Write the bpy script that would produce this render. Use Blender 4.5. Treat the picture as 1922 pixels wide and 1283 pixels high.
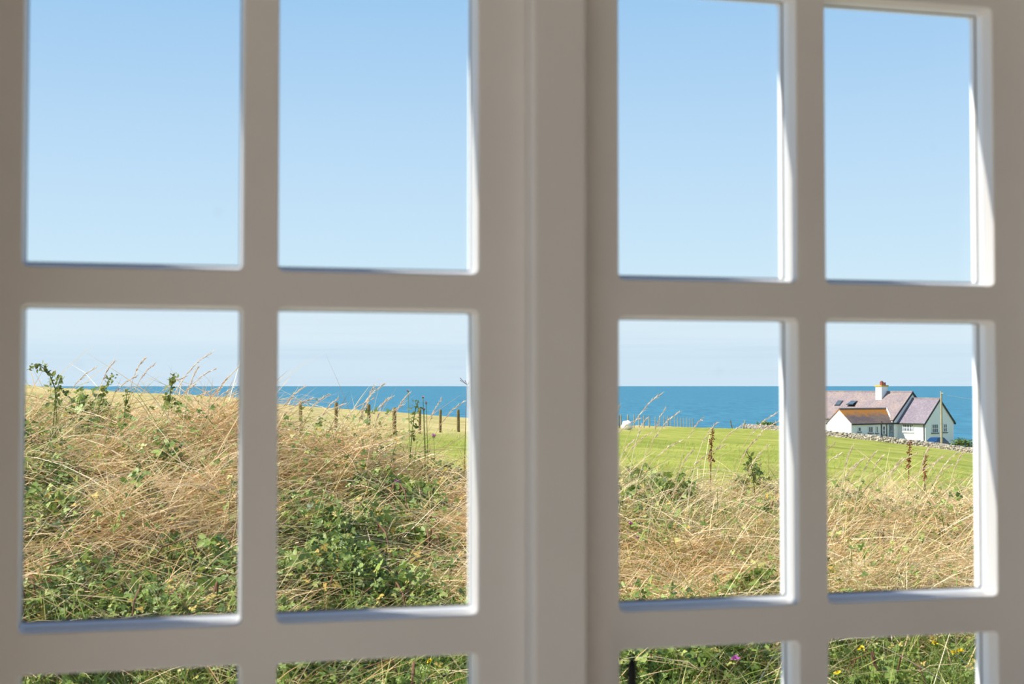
import bpy, bmesh, math, random
import numpy as np
from mathutils import Vector, Matrix

random.seed(7)
rng = np.random.default_rng(11)
scene = bpy.context.scene
for o in list(bpy.data.objects):
    bpy.data.objects.remove(o)
COL = scene.collection

# ------------------------------------------------------------------ camera
EYE = 1.6                         # eye height above the room floor
FPX = 2669.4                      # focal length in pixels of the 1922-wide frame
PITCH = math.atan((723.4 - 641.5) / FPX)
cam_data = bpy.data.cameras.new('camera')
cam_data.sensor_width = 36.0
cam_data.lens = 36.0 * FPX / 1922.0
cam_data.clip_start = 0.05
cam_data.clip_end = 200000.0
cam_data.dof.use_dof = True
cam_data.dof.focus_distance = 14.0
cam_data.dof.aperture_fstop = 9.0
cam = bpy.data.objects.new('camera', cam_data)
cam.location = (0, 0, EYE)
cam.rotation_euler = (math.radians(90) + PITCH, 0, 0)
COL.objects.link(cam)
scene.camera = cam


def s2l(r, g, b, k=1.0):
    def f(c):
        c /= 255.0
        return c / 12.92 if c <= 0.04045 else ((c + 0.055) / 1.055) ** 2.4
    return (f(r) * k, f(g) * k, f(b) * k, 1.0)


# ------------------------------------------------------------------ sky
world = bpy.data.worlds.new('world')
scene.world = world
world.use_nodes = True
wt = world.node_tree
wt.nodes.clear()
w_out = wt.nodes.new('ShaderNodeOutputWorld')
w_bg = wt.nodes.new('ShaderNodeBackground')
w_bg.inputs['Strength'].default_value = 1.07
w_tc = wt.nodes.new('ShaderNodeTexCoord')
w_sep = wt.nodes.new('ShaderNodeSeparateXYZ')
w_ramp = wt.nodes.new('ShaderNodeValToRGB')
wt.links.new(w_tc.outputs['Generated'], w_sep.inputs[0])
wt.links.new(w_sep.outputs['Z'], w_ramp.inputs[0])
cr = w_ramp.color_ramp
cr.elements[0].position = 0.0
cr.elements[0].color = s2l(208, 228, 243)
cr.elements[1].position = 1.0
cr.elements[1].color = s2l(72, 128, 205)
for p, c in ((0.026, (209, 229, 243)), (0.031, (216, 234, 246)), (0.05, (216, 234, 246)), (0.084, (203, 230, 247)),
             (0.15, (189, 220, 246)), (0.262, (159, 201, 239)), (0.5, (118, 172, 228))):
    e = cr.elements.new(p)
    e.color = s2l(*c)
# thin streaks of stratus low over the sea
w_map = wt.nodes.new('ShaderNodeMapping')
w_map.inputs['Scale'].default_value = (2.2, 2.2, 70.0)
w_noise = wt.nodes.new('ShaderNodeTexNoise')
w_noise.inputs['Scale'].default_value = 3.0
w_noise.inputs['Detail'].default_value = 3.0
wt.links.new(w_tc.outputs['Generated'], w_map.inputs[0])
wt.links.new(w_map.outputs[0], w_noise.inputs['Vector'])
w_nr = wt.nodes.new('ShaderNodeMapRange')
w_nr.inputs[1].default_value = 0.5
w_nr.inputs[2].default_value = 0.72
wt.links.new(w_noise.outputs[0], w_nr.inputs[0])
w_band = wt.nodes.new('ShaderNodeMapRange')
w_band.inputs[1].default_value = 0.06
w_band.inputs[2].default_value = 0.025
wt.links.new(w_sep.outputs['Z'], w_band.inputs[0])
w_mul = wt.nodes.new('ShaderNodeMath')
w_mul.operation = 'MULTIPLY'
wt.links.new(w_nr.outputs[0], w_mul.inputs[0])
wt.links.new(w_band.outputs[0], w_mul.inputs[1])
w_mul2 = wt.nodes.new('ShaderNodeMath')
w_mul2.operation = 'MULTIPLY'
w_mul2.inputs[1].default_value = 0.28
wt.links.new(w_mul.outputs[0], w_mul2.inputs[0])
w_mix = wt.nodes.new('ShaderNodeMixRGB')
w_mix.inputs[2].default_value = s2l(193, 214, 235)
wt.links.new(w_mul2.outputs[0], w_mix.inputs[0])
wt.links.new(w_ramp.outputs[0], w_mix.inputs[1])
wt.links.new(w_mix.outputs[0], w_bg.inputs['Color'])
wt.links.new(w_bg.outputs[0], w_out.inputs[0])

# ------------------------------------------------------------------ sun
SUN_EL = math.radians(44)
sd = Vector((-1.0, 0.0, 0)).normalized() * math.cos(SUN_EL)
sd.z = math.sin(SUN_EL)           # direction towards the sun
sun_data = bpy.data.lights.new('sun', 'SUN')
sun_data.energy = 8.5
sun_data.angle = math.radians(0.55)
sun_data.color = (1.0, 0.95, 0.86)
sun = bpy.data.objects.new('sun', sun_data)
sun.rotation_euler = sd.to_track_quat('Z', 'Y').to_euler()
sun.location = (-30, -10, 40)
COL.objects.link(sun)

scene.view_settings.view_transform = 'Standard'
scene.view_settings.look = 'None'
scene.view_settings.exposure = 0.0
scene.view_settings.gamma = 1.0
scene.view_settings.use_curve_mapping = False


# ------------------------------------------------------------------ helpers
def tag(o, label=None, cat=None, group=None, kind=None):
    if label:
        o['label'] = label
    if cat:
        o['category'] = cat
    if group:
        o['group'] = group
    if kind:
        o['kind'] = kind
    return o


def empty(name, loc=(0, 0, 0), rotz=0.0, parent=None):
    o = bpy.data.objects.new(name, None)
    o.empty_display_size = 0.1
    o.location = loc
    o.rotation_euler = (0, 0, rotz)
    COL.objects.link(o)
    if parent:
        o.parent = parent
    return o


def link(name, me, mat=None, parent=None):
    if mat is not None and len(me.materials) == 0:
        me.materials.append(mat)
    o = bpy.data.objects.new(name, me)
    COL.objects.link(o)
    if parent:
        o.parent = parent
    return o


def obj(name, bm, mat=None, parent=None, smooth=False):
    bmesh.ops.recalc_face_normals(bm, faces=bm.faces)
    me = bpy.data.meshes.new(name)
    bm.to_mesh(me)
    bm.free()
    if smooth:
        me.polygons.foreach_set('use_smooth', [True] * len(me.polygons))
    return link(name, me, mat, parent)


def bx(bm, x0, x1, y0, y1, z0, z1, bevel=0.0, mat=None):
    """axis aligned box added to bm; optional bevel; optional matrix"""
    r = bmesh.ops.create_cube(bm, size=1.0)
    vs = r['verts']
    for v in vs:
        v.co = Vector((x0 + (v.co.x + .5) * (x1 - x0), y0 + (v.co.y + .5) * (y1 - y0), z0 + (v.co.z + .5) * (z1 - z0)))
    if bevel:
        es = list({e for v in vs for e in v.link_edges})
        rr = bmesh.ops.bevel(bm, geom=es, offset=bevel, segments=2, affect='EDGES', profile=0.5)
        vs = rr['verts']
    if mat is not None:
        bmesh.ops.transform(bm, matrix=mat, verts=list({v for v in vs}))
    return vs


def box(name, dims, mat, parent=None, bevel=0.0, matrix=None):
    bm = bmesh.new()
    bx(bm, *dims, bevel=bevel)
    if matrix is not None:
        bmesh.ops.transform(bm, matrix=matrix, verts=bm.verts)
    return obj(name, bm, mat, parent)


def tube(bm, pts, radii, n=6, cap=True):
    pts = [Vector(p) for p in pts]
    if not hasattr(radii, '__len__'):
        radii = [radii] * len(pts)
    rings = []
    for i, p in enumerate(pts):
        t = (pts[min(i + 1, len(pts) - 1)] - pts[max(i - 1, 0)]).normalized()
        ref = Vector((0, 0, 1)) if abs(t.z) < 0.9 else Vector((1, 0, 0))
        a = t.cross(ref).normalized()
        b = t.cross(a).normalized()
        rings.append([bm.verts.new(p + (a * math.cos(2 * math.pi * k / n) + b * math.sin(2 * math.pi * k / n)) * radii[i]) for k in range(n)])
    for i in range(len(pts) - 1):
        for k in range(n):
            bm.faces.new((rings[i][k], rings[i][(k + 1) % n], rings[i + 1][(k + 1) % n], rings[i + 1][k]))
    if cap:
        bm.faces.new(rings[0])
        bm.faces.new(rings[-1])


def tri_mesh(name, V, T, tint=None, smooth=False):
    me = bpy.data.meshes.new(name)
    V = np.ascontiguousarray(V, dtype=np.float32)
    T = np.ascontiguousarray(T, dtype=np.int32)
    me.vertices.add(len(V))
    me.vertices.foreach_set('co', V.ravel())
    me.loops.add(T.size)
    me.loops.foreach_set('vertex_index', T.ravel())
    me.polygons.add(len(T))
    me.polygons.foreach_set('loop_start', np.arange(0, T.size, 3, dtype=np.int32))
    if smooth:
        me.polygons.foreach_set('use_smooth', np.ones(len(T), dtype=bool))
    if tint is not None:
        at = me.attributes.new('tint', 'FLOAT', 'POINT')
        at.data.foreach_set('value', np.ascontiguousarray(tint, dtype=np.float32))
    me.update()
    me.validate()
    return me


# ------------------------------------------------------------------ materials
def new_mat(name):
    m = bpy.data.materials.new(name)
    m.use_nodes = True
    nt = m.node_tree
    return m, nt, nt.nodes['Principled BSDF']


def simple(name, col, rough=0.6, spec=0.4, noise=None, metallic=0.0, bump=0.0):
    """noise=(scale, amount): brightness mottling in object space"""
    m, nt, b = new_mat(name)
    b.inputs['Base Color'].default_value = col
    b.inputs['Roughness'].default_value = rough
    b.inputs['Specular IOR Level'].default_value = spec
    b.inputs['Metallic'].default_value = metallic
    if noise:
        tc = nt.nodes.new('ShaderNodeTexCoord')
        n = nt.nodes.new('ShaderNodeTexNoise')
        n.inputs['Scale'].default_value = noise[0]
        n.inputs['Detail'].default_value = 5
        nt.links.new(tc.outputs['Object'], n.inputs['Vector'])
        r = nt.nodes.new('ShaderNodeMapRange')
        r.inputs[1].default_value = 0.3
        r.inputs[2].default_value = 0.7
        r.inputs[3].default_value = 1 - noise[1]
        r.inputs[4].default_value = 1 + noise[1]
        nt.links.new(n.outputs[0], r.inputs[0])
        mx = nt.nodes.new('ShaderNodeVectorMath')
        mx.operation = 'SCALE'
        mx.inputs[0].default_value = col[:3]
        nt.links.new(r.outputs[0], mx.inputs['Scale'])
        nt.links.new(mx.outputs[0], b.inputs['Base Color'])
        if bump:
            bp = nt.nodes.new('ShaderNodeBump')
            bp.inputs['Strength'].default_value = bump
            nt.links.new(n.outputs[0], bp.inputs['Height'])
            nt.links.new(bp.outputs[0], b.inputs['Normal'])
    return m


def tinted(name, stops, transl=0.3, rough=0.6, spec=0.25):
    """plant material: colour by the per-blade attribute 'tint'"""
    m, nt, b = new_mat(name)
    at = nt.nodes.new('ShaderNodeAttribute')
    at.attribute_name = 'tint'
    ramp = nt.nodes.new('ShaderNodeValToRGB')
    el = ramp.color_ramp.elements
    el[0].position, el[0].color = stops[0]
    el[1].position, el[1].color = stops[-1]
    for p, c in stops[1:-1]:
        e = el.new(p)
        e.color = c
    nt.links.new(at.outputs['Fac'], ramp.inputs[0])
    nt.links.new(ramp.outputs[0], b.inputs['Base Color'])
    b.inputs['Roughness'].default_value = rough
    b.inputs['Specular IOR Level'].default_value = spec
    tr = nt.nodes.new('ShaderNodeBsdfTranslucent')
    nt.links.new(ramp.outputs[0], tr.inputs['Color'])
    mx = nt.nodes.new('ShaderNodeMixShader')
    mx.inputs[0].default_value = transl
    nt.links.new(b.outputs[0], mx.inputs[1])
    nt.links.new(tr.outputs[0], mx.inputs[2])
    nt.links.new(mx.outputs[0], nt.nodes['Material Output'].inputs[0])
    return m


M = {}
M['paint'] = simple('white_paint', s2l(236, 231, 227), 0.35, 0.45, (9.0, 0.02))
M['bead'] = simple('bead_paint', s2l(246, 248, 251), 0.3, 0.5)
M['wallpaint'] = simple('wall_paint', s2l(196, 186, 174), 0.8, 0.2, (3.0, 0.02))
M['ceilpaint'] = simple('ceiling_wood', s2l(96, 80, 64), 0.7, 0.2, (3.0, 0.1))
M['floorwood'] = simple('floor_tile', s2l(246, 239, 230), 0.5, 0.3, (4.0, 0.12))
M['gasket'] = simple('gasket_rubber', (0.02, 0.025, 0.03, 1), 0.6, 0.3)
M['black'] = simple('black_metal', (0.004, 0.004, 0.004, 1), 0.5, 0.3)
M['render'] = simple('white_render', s2l(240, 240, 240), 0.9, 0.1, (1.5, 0.02))
M['housewhite'] = simple('house_white', s2l(240, 241, 241), 0.9, 0.1, (0.6, 0.03))
M['dark_trim'] = simple('dark_trim', (0.025, 0.03, 0.035, 1), 0.5, 0.3)
M['doorblue'] = simple('door_blue', s2l(122, 146, 158), 0.5, 0.3)
M['winglass'] = simple('house_glass', s2l(80, 92, 102), 0.1, 0.6)
M['white_wood'] = simple('white_wood', s2l(244, 244, 244), 0.5, 0.3)
M['clay'] = simple('clay_pot', s2l(140, 80, 68), 0.8, 0.2, (3, 0.2))
M['lichen_cap'] = simple('lichen_cap', s2l(200, 170, 80), 0.9, 0.1, (4, 0.25))
M['pole'] = simple('pole_wood', s2l(172, 160, 132), 0.85, 0.15, (2.0, 0.15))
M['post'] = simple('post_wood', s2l(128, 110, 72), 0.9, 0.1, (6.0, 0.35))
M['wire'] = simple('wire', s2l(190, 195, 200), 0.5, 0.4)
M['car'] = simple('car_blue', s2l(28, 62, 98), 0.25, 0.6)
M['carglass'] = simple('car_glass', s2l(40, 62, 84), 0.1, 0.6)
M['tyre'] = simple('tyre', (0.02, 0.02, 0.02, 1), 0.8, 0.2)
M['boulder'] = simple('boulder', s2l(236, 232, 224), 0.9, 0.1, (3.0, 0.1), bump=0.4)
M['stone'] = simple('wall_stone', s2l(160, 151, 138), 0.95, 0.1, (1.3, 0.45))
M['mortar'] = simple('wall_core', s2l(110, 104, 90), 0.95, 0.1, (2.0, 0.3))


def slate_mat(name, base, other, lichen=0.0, ridge_z=0.0):
    m, nt, b = new_mat(name)
    tc = nt.nodes.new('ShaderNodeTexCoord')
    n1 = nt.nodes.new('ShaderNodeTexNoise')
    n1.inputs['Scale'].default_value = 0.55
    n1.inputs['Detail'].default_value = 6
    n2 = nt.nodes.new('ShaderNodeTexNoise')
    n2.inputs['Scale'].default_value = 4.0
    n2.inputs['Detail'].default_value = 3
    nt.links.new(tc.outputs['Object'], n1.inputs['Vector'])
    nt.links.new(tc.outputs['Object'], n2.inputs['Vector'])
    mix = nt.nodes.new('ShaderNodeMixRGB')
    mix.inputs[1].default_value = base
    mix.inputs[2].default_value = other
    r = nt.nodes.new('ShaderNodeMapRange')
    r.inputs[1].default_value = 0.38
    r.inputs[2].default_value = 0.65
    nt.links.new(n1.outputs[0], r.inputs[0])
    nt.links.new(r.outputs[0], mix.inputs[0])
    r2 = nt.nodes.new('ShaderNodeMapRange')
    r2.inputs[1].default_value = 0.3
    r2.inputs[2].default_value = 0.7
    r2.inputs[3].default_value = 0.8
    r2.inputs[4].default_value = 1.2
    nt.links.new(n2.outputs[0], r2.inputs[0])
    sc = nt.nodes.new('ShaderNodeVectorMath')
    sc.operation = 'SCALE'
    nt.links.new(mix.outputs[0], sc.inputs[0])
    nt.links.new(r2.outputs[0], sc.inputs['Scale'])
    last = sc.outputs[0]
    if lichen:
        sep = nt.nodes.new('ShaderNodeSeparateXYZ')
        nt.links.new(tc.outputs['Object'], sep.inputs[0])
        ad = nt.nodes.new('ShaderNodeMath')
        ad.operation = 'MULTIPLY_ADD'
        ad.inputs[1].default_value = 2.2
        n4 = nt.nodes.new('ShaderNodeTexNoise')
        n4.inputs['Scale'].default_value = 1.3
        n4.inputs['Detail'].default_value = 6
        n4.inputs['Roughness'].default_value = 0.7
        nt.links.new(tc.outputs['Object'], n4.inputs['Vector'])
        nt.links.new(n4.outputs[0], ad.inputs[0])
        nt.links.new(sep.outputs['Z'], ad.inputs[2])
        mr = nt.nodes.new('ShaderNodeMapRange')
        mr.inputs[1].default_value = ridge_z + 0.10
        mr.inputs[2].default_value = ridge_z + 0.75
        nt.links.new(ad.outputs[0], mr.inputs[0])
        mm = nt.nodes.new('ShaderNodeMath')
        mm.operation = 'MULTIPLY'
        mm.inputs[1].default_value = lichen
        nt.links.new(mr.outputs[0], mm.inputs[0])
        m2 = nt.nodes.new('ShaderNodeMixRGB')
        m2.inputs[2].default_value = s2l(190, 124, 50)
        nt.links.new(mm.outputs[0], m2.inputs[0])
        nt.links.new(last, m2.inputs[1])
        last = m2.outputs[0]
    nt.links.new(last, b.inputs['Base Color'])
    b.inputs['Roughness'].default_value = 0.85
    b.inputs['Specular IOR Level'].default_value = 0.15
    return m


M['slate_old'] = slate_mat('slate_old', s2l(134, 121, 122), s2l(148, 131, 125))
M['slate_new'] = slate_mat('slate_new', s2l(136, 125, 131), s2l(128, 117, 125))
M['slate_wing'] = slate_mat('slate_wing', s2l(116, 100, 95), s2l(136, 114, 100), 0.9, EYE - 3.4)


def glass_mat():
    m = bpy.data.materials.new('window_glass')
    m.use_nodes = True
    nt = m.node_tree
    nt.nodes.clear()
    out = nt.nodes.new('ShaderNodeOutputMaterial')
    tr = nt.nodes.new('ShaderNodeBsdfTransparent')
    tr.inputs[0].default_value = (0.985, 0.993, 0.993, 1)
    gl = nt.nodes.new('ShaderNodeBsdfGlossy')
    gl.inputs['Roughness'].default_value = 0.02
    # reflectance of one surface, the same from both sides: F = .035 + .9 (1-|cos|)^5
    gm = nt.nodes.new('ShaderNodeNewGeometry')
    dt = nt.nodes.new('ShaderNodeVectorMath')
    dt.operation = 'DOT_PRODUCT'
    nt.links.new(gm.outputs['Incoming'], dt.inputs[0])
    nt.links.new(gm.outputs['Normal'], dt.inputs[1])
    ab = nt.nodes.new('ShaderNodeMath')
    ab.operation = 'ABSOLUTE'
    nt.links.new(dt.outputs['Value'], ab.inputs[0])
    om = nt.nodes.new('ShaderNodeMath')
    om.operation = 'SUBTRACT'
    om.inputs[0].default_value = 1.0
    nt.links.new(ab.outputs[0], om.inputs[1])
    pw = nt.nodes.new('ShaderNodeMath')
    pw.operation = 'POWER'
    pw.inputs[1].default_value = 5.0
    nt.links.new(om.outputs[0], pw.inputs[0])
    fr = nt.nodes.new('ShaderNodeMath')
    fr.operation = 'MULTIPLY_ADD'
    fr.inputs[1].default_value = 0.9
    fr.inputs[2].default_value = 0.02
    nt.links.new(pw.outputs[0], fr.inputs[0])
    mx = nt.nodes.new('ShaderNodeMixShader')
    nt.links.new(fr.outputs[0], mx.inputs[0])
    nt.links.new(tr.outputs[0], mx.inputs[1])
    nt.links.new(gl.outputs[0], mx.inputs[2])
    # a few faint dried drops and smears
    tc = nt.nodes.new('ShaderNodeTexCoord')
    vo = nt.nodes.new('ShaderNodeTexVoronoi')
    vo.inputs['Scale'].default_value = 9.0
    nt.links.new(tc.outputs['Object'], vo.inputs['Vector'])
    mr = nt.nodes.new('ShaderNodeMapRange')
    mr.inputs[1].default_value = 0.075
    mr.inputs[2].default_value = 0.0
    mr.inputs[3].default_value = 0.0
    mr.inputs[4].default_value = 0.06
    nt.links.new(vo.outputs['Distance'], mr.inputs[0])
    df = nt.nodes.new('ShaderNodeBsdfDiffuse')
    df.inputs[0].default_value = (0.55, 0.58, 0.6, 1)
    m2 = nt.nodes.new('ShaderNodeMixShader')
    nt.links.new(mr.outputs[0], m2.inputs[0])
    nt.links.new(mx.outputs[0], m2.inputs[1])
    nt.links.new(df.outputs[0], m2.inputs[2])
    nt.links.new(m2.outputs[0], out.inputs[0])
    return m


M['glass'] = glass_mat()

# ------------------------------------------------------------------ the room (local frame: x along the window wall, y outwards, z up)
ALPHA = math.radians(14.3)
DW = 1.40                                         # camera to window plane
FOOT = (-math.sin(ALPHA) * DW, math.cos(ALPHA) * DW, 0.0)


def room(o):
    o.location = FOOT
    o.rotation_euler = (0, 0, ALPHA)
    return o


def rounded_loop(x0, x1, z0, z1, r, k=4):
    pts = []
    for (cx, cz, a0) in ((x1 - r, z1 - r, 0), (x0 + r, z1 - r, 90), (x0 + r, z0 + r, 180), (x1 - r, z0 + r, 270)):
        for i in range(k + 1):
            a = math.radians(a0 + 90 * i / k)
            pts.append((cx + r * math.cos(a), cz + r * math.sin(a)))
    return pts


KC = 4


def sash_cell(bm, cell, hole, r, prof):
    """one cell of the lattice: flat face around a rounded hole, then the profile (depth, inset) loops through the sash"""
    cx0, cx1, cz0, cz1 = cell
    y_in = prof[0][0]
    y_out = prof[-1][0]
    loops = []
    for (y, ins) in prof:
        rr = max(r - ins, 0.0015)
        loops.append([bm.verts.new((px, y, pz)) for px, pz in rounded_loop(hole[0] + ins, hole[1] - ins, hole[2] + ins, hole[3] - ins, rr, KC)])
    n = len(loops[0])
    for a, b in zip(loops, loops[1:]):
        for i in range(n):
            f = bm.faces.new((a[i], a[(i + 1) % n], b[(i + 1) % n], b[i]))
            f.smooth = True
    for lp, y in ((loops[0], y_in), (loops[-1], y_out)):
        c = [bm.verts.new((x, y, z)) for x, z in ((cx1, cz1), (cx0, cz1), (cx0, cz0), (cx1, cz0))]
        for q in range(4):
            base = q * (KC + 1)
            for i in range(KC):
                bm.faces.new((c[q], lp[base + i], lp[base + i + 1]))
            bm.faces.new((c[q], lp[base + KC], lp[(base + KC + 1) % n], c[(q + 1) % 4]))


def ring_mesh(loop_specs):
    """closed ring through rounded loops: list of (y, x0,x1,z0,z1,r)"""
    bm = bmesh.new()
    loops = [[bm.verts.new((px, y, pz)) for px, pz in rounded_loop(a, b, c, d, max(r, 0.0008), KC)] for (y, a, b, c, d, r) in loop_specs]
    n = len(loops[0])
    for a, b in zip(loops, loops[1:] + loops[:1]):
        for i in range(n):
            bm.faces.new((a[i], a[(i + 1) % n], b[(i + 1) % n], b[i]))
    return bm


GLASS_Y = 0.031


def casement(name, xs, rows, x_edge, z_edge, label):
    root = room(empty(name))
    tag(root, label, 'window', kind='structure')
    bm = bmesh.new()
    # cell borders: outer edges and the middles of the glazing bars
    xm = [x_edge[0], (xs[0][1] + xs[1][0]) / 2, x_edge[1]]
    zm = [z_edge[1]] + [(rows[i][0] + rows[i + 1][1]) / 2 for i in range(len(rows) - 1)] + [z_edge[0]]
    prof = [(0.0, 0.0), (0.0006, 0.0009), (0.0016, 0.0015), (0.003, 0.0017), (0.020, 0.0017), (0.043, 0.0017), (0.054, -0.005)]
    for ci, (x0, x1) in enumerate(xs):
        for ri, (z0, z1) in enumerate(rows):
            sash_cell(bm, (xm[ci], xm[ci + 1], EYE + zm[ri + 1], EYE + zm[ri]), (x0, x1, EYE + z0, EYE + z1), 0.0075, prof)
    bmesh.ops.remove_doubles(bm, verts=bm.verts, dist=0.00005)
    # the outer edge of the sash
    X0, X1, Z0, Z1 = x_edge[0], x_edge[1], EYE + z_edge[0], EYE + z_edge[1]
    for a, b in (((X0, Z0), (X1, Z0)), ((X1, Z0), (X1, Z1)), ((X1, Z1), (X0, Z1)), ((X0, Z1), (X0, Z0))):
        bm.faces.new([bm.verts.new(p) for p in ((a[0], 0, a[1]), (b[0], 0, b[1]), (b[0], .054, b[1]), (a[0], .054, a[1]))])
    sash = obj('sash_frame', bm, M['paint'], root)
    for ci, (x0, x1) in enumerate(xs):
        for ri, (z0, z1) in enumerate(rows):
            a, b, c, d = x0 + .0017, x1 - .0017, EYE + z0 + .0017, EYE + z1 - .0017
            pane = box('pane', (a - .001, b + .001, GLASS_Y, GLASS_Y + 0.004, c - .001, d + .001), M['glass'], root)
            g = .0011
            bd = ring_mesh([(.0180, a, b, c, d, .004), (.0186, a + .0006, b - .0006, c + .0016, d - .0006, .003),
                            (.0298, a + g, b - g, c + .0050, d - g, .001), (.0298, a, b, c, d, .004)])
            obj('glazing_bead', bd, M['bead'], pane)
            h = .0018
            gk = ring_mesh([(.0298, a + g - .0006, b - g + .0006, c + .0044, d - g + .0006, .001),
                            (.0299, a + h, b - h, c + .0062, d - h, .001),
                            (.0309, a + h, b - h, c + .0062, d - h, .001), (.0309, a, b, c, d, .004)])
            obj('gasket', gk, M['gasket'], pane)
            ob = ring_mesh([(.0352, a, b, c, d, .004), (.0352, a + g, b - g, c + .006, d - g, .001),
                            (.043, a + .0006, b - .0006, c + .002, d - .0006, .004), (.043, a, b, c, d, .004)])
            obj('glazing_bead', ob, M['bead'], pane)
    return root


LX = [(-0.1180, 0.0890), (0.1200, 0.3230)]
LZ = [(0.1108, 0.4280), (-0.2316, 0.0775), (-0.5750, -0.2674)]
RX = [(0.4700, 0.6740), (0.7053, 0.9130)]
RZ = [(0.1092, 0.4240), (-0.2341, 0.0732), (-0.5765, -0.2704)]
casement('window_1', LX, LZ, (-0.1655, 0.3704), (-0.6245, 0.4690), 'left wooden casement of six panes, painted off-white, seen from indoors')
casement('window_2', RX, RZ, (0.4284, 0.9605), (-0.6245, 0.4690), 'right wooden casement of six panes, painted off-white, seen from indoors')

# fixed frame: mullion between the casements, jambs, head, sill rail
ZB, ZT = EYE - 0.6255, EYE + 0.4700
o = room(box('trim_1', (0.3706, 0.4282, -0.030, 0.075, ZB, ZT), M['paint'], bevel=0.0045))
tag(o, 'proud rounded off-white mullion post between the two casements', kind='structure')
for i, (d, lb) in enumerate((((-0.215, -0.1657, -0.020, 0.075, ZB, ZT), 'off-white window jamb at the left of the left casement'),
                             ((0.9607, 1.010, -0.020, 0.075, ZB, ZT), 'off-white window jamb at the right of the right casement'),
                             ((-0.215, 1.010, -0.020, 0.075, ZT, ZT + 0.05), 'off-white window head above both casements'),
                             ((-0.215, 1.010, -0.020, 0.085, ZB - 0.05, ZB), 'off-white bottom rail under both casements'))):
    tag(room(box('trim_%d' % (i + 2), d, M['paint'], bevel=0.003)), lb, kind='structure')
tag(room(box('trim_6', (-0.29, 1.085, -0.29, -0.0205, ZB - 0.055, ZB - 0.025), M['paint'], bevel=0.005)), 'white inner window board below the casements', kind='structure')
tag(room(box('trim_7', (-0.25, 1.045, 0.086, 0.16, ZB - 0.12, ZB - 0.0515), M['render'], bevel=0.005)), 'outer window sill under the casements', kind='structure')

# room shell
RX0, RX1, RY0, RY1, RH = -1.75, 2.7, -4.6, -0.22, 2.75
WALL_OUT = 0.085
hx0, hx1, hz0, hz1 = -0.2155, 1.0105, ZB - 0.0505, ZT + 0.0505
bm = bmesh.new()
bx(bm, RX0 - .25, hx0, RY1, WALL_OUT, -0.3, 3.0)
bx(bm, hx1, RX1 + .25, RY1, WALL_OUT, -0.3, 3.0)
bx(bm, hx0, hx1, RY1, WALL_OUT, -0.3, hz0)
bx(bm, hx0, hx1, RY1, WALL_OUT, hz1, 3.0)
tag(room(obj('wall_front', bm, M['wallpaint'])), 'cream wall around the window', kind='structure')
# left wall with a wide glazed door letting the sun in
dy0, dy1, dz1 = -3.9, -0.30, 2.6
bm = bmesh.new()
bx(bm, RX0 - .25, RX0, RY0 - .25, dy0, -0.3, 3.0)
bx(bm, RX0 - .25, RX0, dy1, RY1, -0.3, 3.0)
bx(bm, RX0 - .25, RX0, dy0, dy1, dz1, 3.0)
bx(bm, RX0 - .25, RX0, dy0, dy1, -0.3, 0.0)
tag(room(obj('wall_left', bm, M['wallpaint'])), 'cream wall with a wide glazed garden door', kind='structure')
tag(room(box('wall_right', (RX1, RX1 + .25, RY0 - .25, RY1, -0.3, 3.0), M['wallpaint'])), 'cream wall at the right of the room', kind='structure')
tag(room(box('wall_back', (RX0, RX1, RY0 - .25, RY0, -0.3, 3.0), M['wallpaint'])), 'cream wall behind the viewer', kind='structure')
tag(room(box('floor', (RX0, RX1, RY0, RY1, -0.12, 0.0), M['floorwood'])), 'pale tiled floor of the room', kind='structure')
tag(room(box('ceiling', (RX0, RX1, RY0, RY1, RH, RH + .2), M['ceilpaint'])), 'dark wooden ceiling of the room', kind='structure')
dr = room(empty('door_1'))
tag(dr, 'wide white glazed garden door in the left wall', 'door', kind='structure')
xd = RX0 - 0.12
npan = 3
for i in range(npan + 1):
    yy = dy0 + (dy1 - dy0) * i / npan
    w = 0.05
    y0 = min(max(yy - w / 2, dy0 + .001), dy1 - w - .001)
    box('stile', (xd - .03, xd + .03, y0, y0 + w, 0.001, dz1 - .001), M['white_wood'], dr)
for i in range(npan):
    ya = dy0 + (dy1 - dy0) * i / npan + 0.0255
    yb = dy0 + (dy1 - dy0) * (i + 1) / npan - 0.0255
    if i == 0:
        ya += .026
    if i == npan - 1:
        yb -= .026
    for za, zb in ((.001, .09), (dz1 - .07, dz1 - .001)):
        box('rail', (xd - .03, xd + .03, ya, yb, za, zb), M['white_wood'], dr)
    box('pane', (xd - .003, xd + .003, ya, yb, .0905, dz1 - .0705), M['glass'], dr)

# thin black upright rod standing on the window board
bm = bmesh.new()
rx, ry = 0.4665, -0.052
tube(bm, [(rx, ry, ZB - .025), (rx, ry, ZB - .019), (rx, ry, ZB - .017)], [.03, .03, .0055], n=20)
base = room(empty('black_rod'))
tag(base, 'thin black upright rod, only its blurred tip showing at the bottom edge below the mullion', 'rod')
obj('foot', bm, M['black'], base, smooth=False)
bm = bmesh.new()
ztip = EYE - 0.2705
tube(bm, [(rx, ry, ZB - .017), (rx, ry, ztip - .012), (rx, ry, ztip - .004), (rx, ry, ztip)], [.0048, .0048, .0042, .002], n=14)
obj('rod', bm, M['black'], base, smooth=True)

# ------------------------------------------------------------------ the land
B_U = np.array([-.9, -.5, -.3226, -.195, -.163, -.03, .0746, .187, .2207, .2544, .2919, .3256, .5, .9])
B_V = np.array([-.045, -.02, -.007, .001, .005, .0145, .0205, .0258, .0291, .0321, .0364, .0409, .060, .09])
C_U = np.array([-.9, -.45, -.34, -.2, -.15, -.03, .075, .19, .33, .45, .9])
C_V = np.array([-.36, -.36, -.37, -.44, -.70, -.82, -.87, -.92, -.98, -1.02, -1.1])


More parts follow.
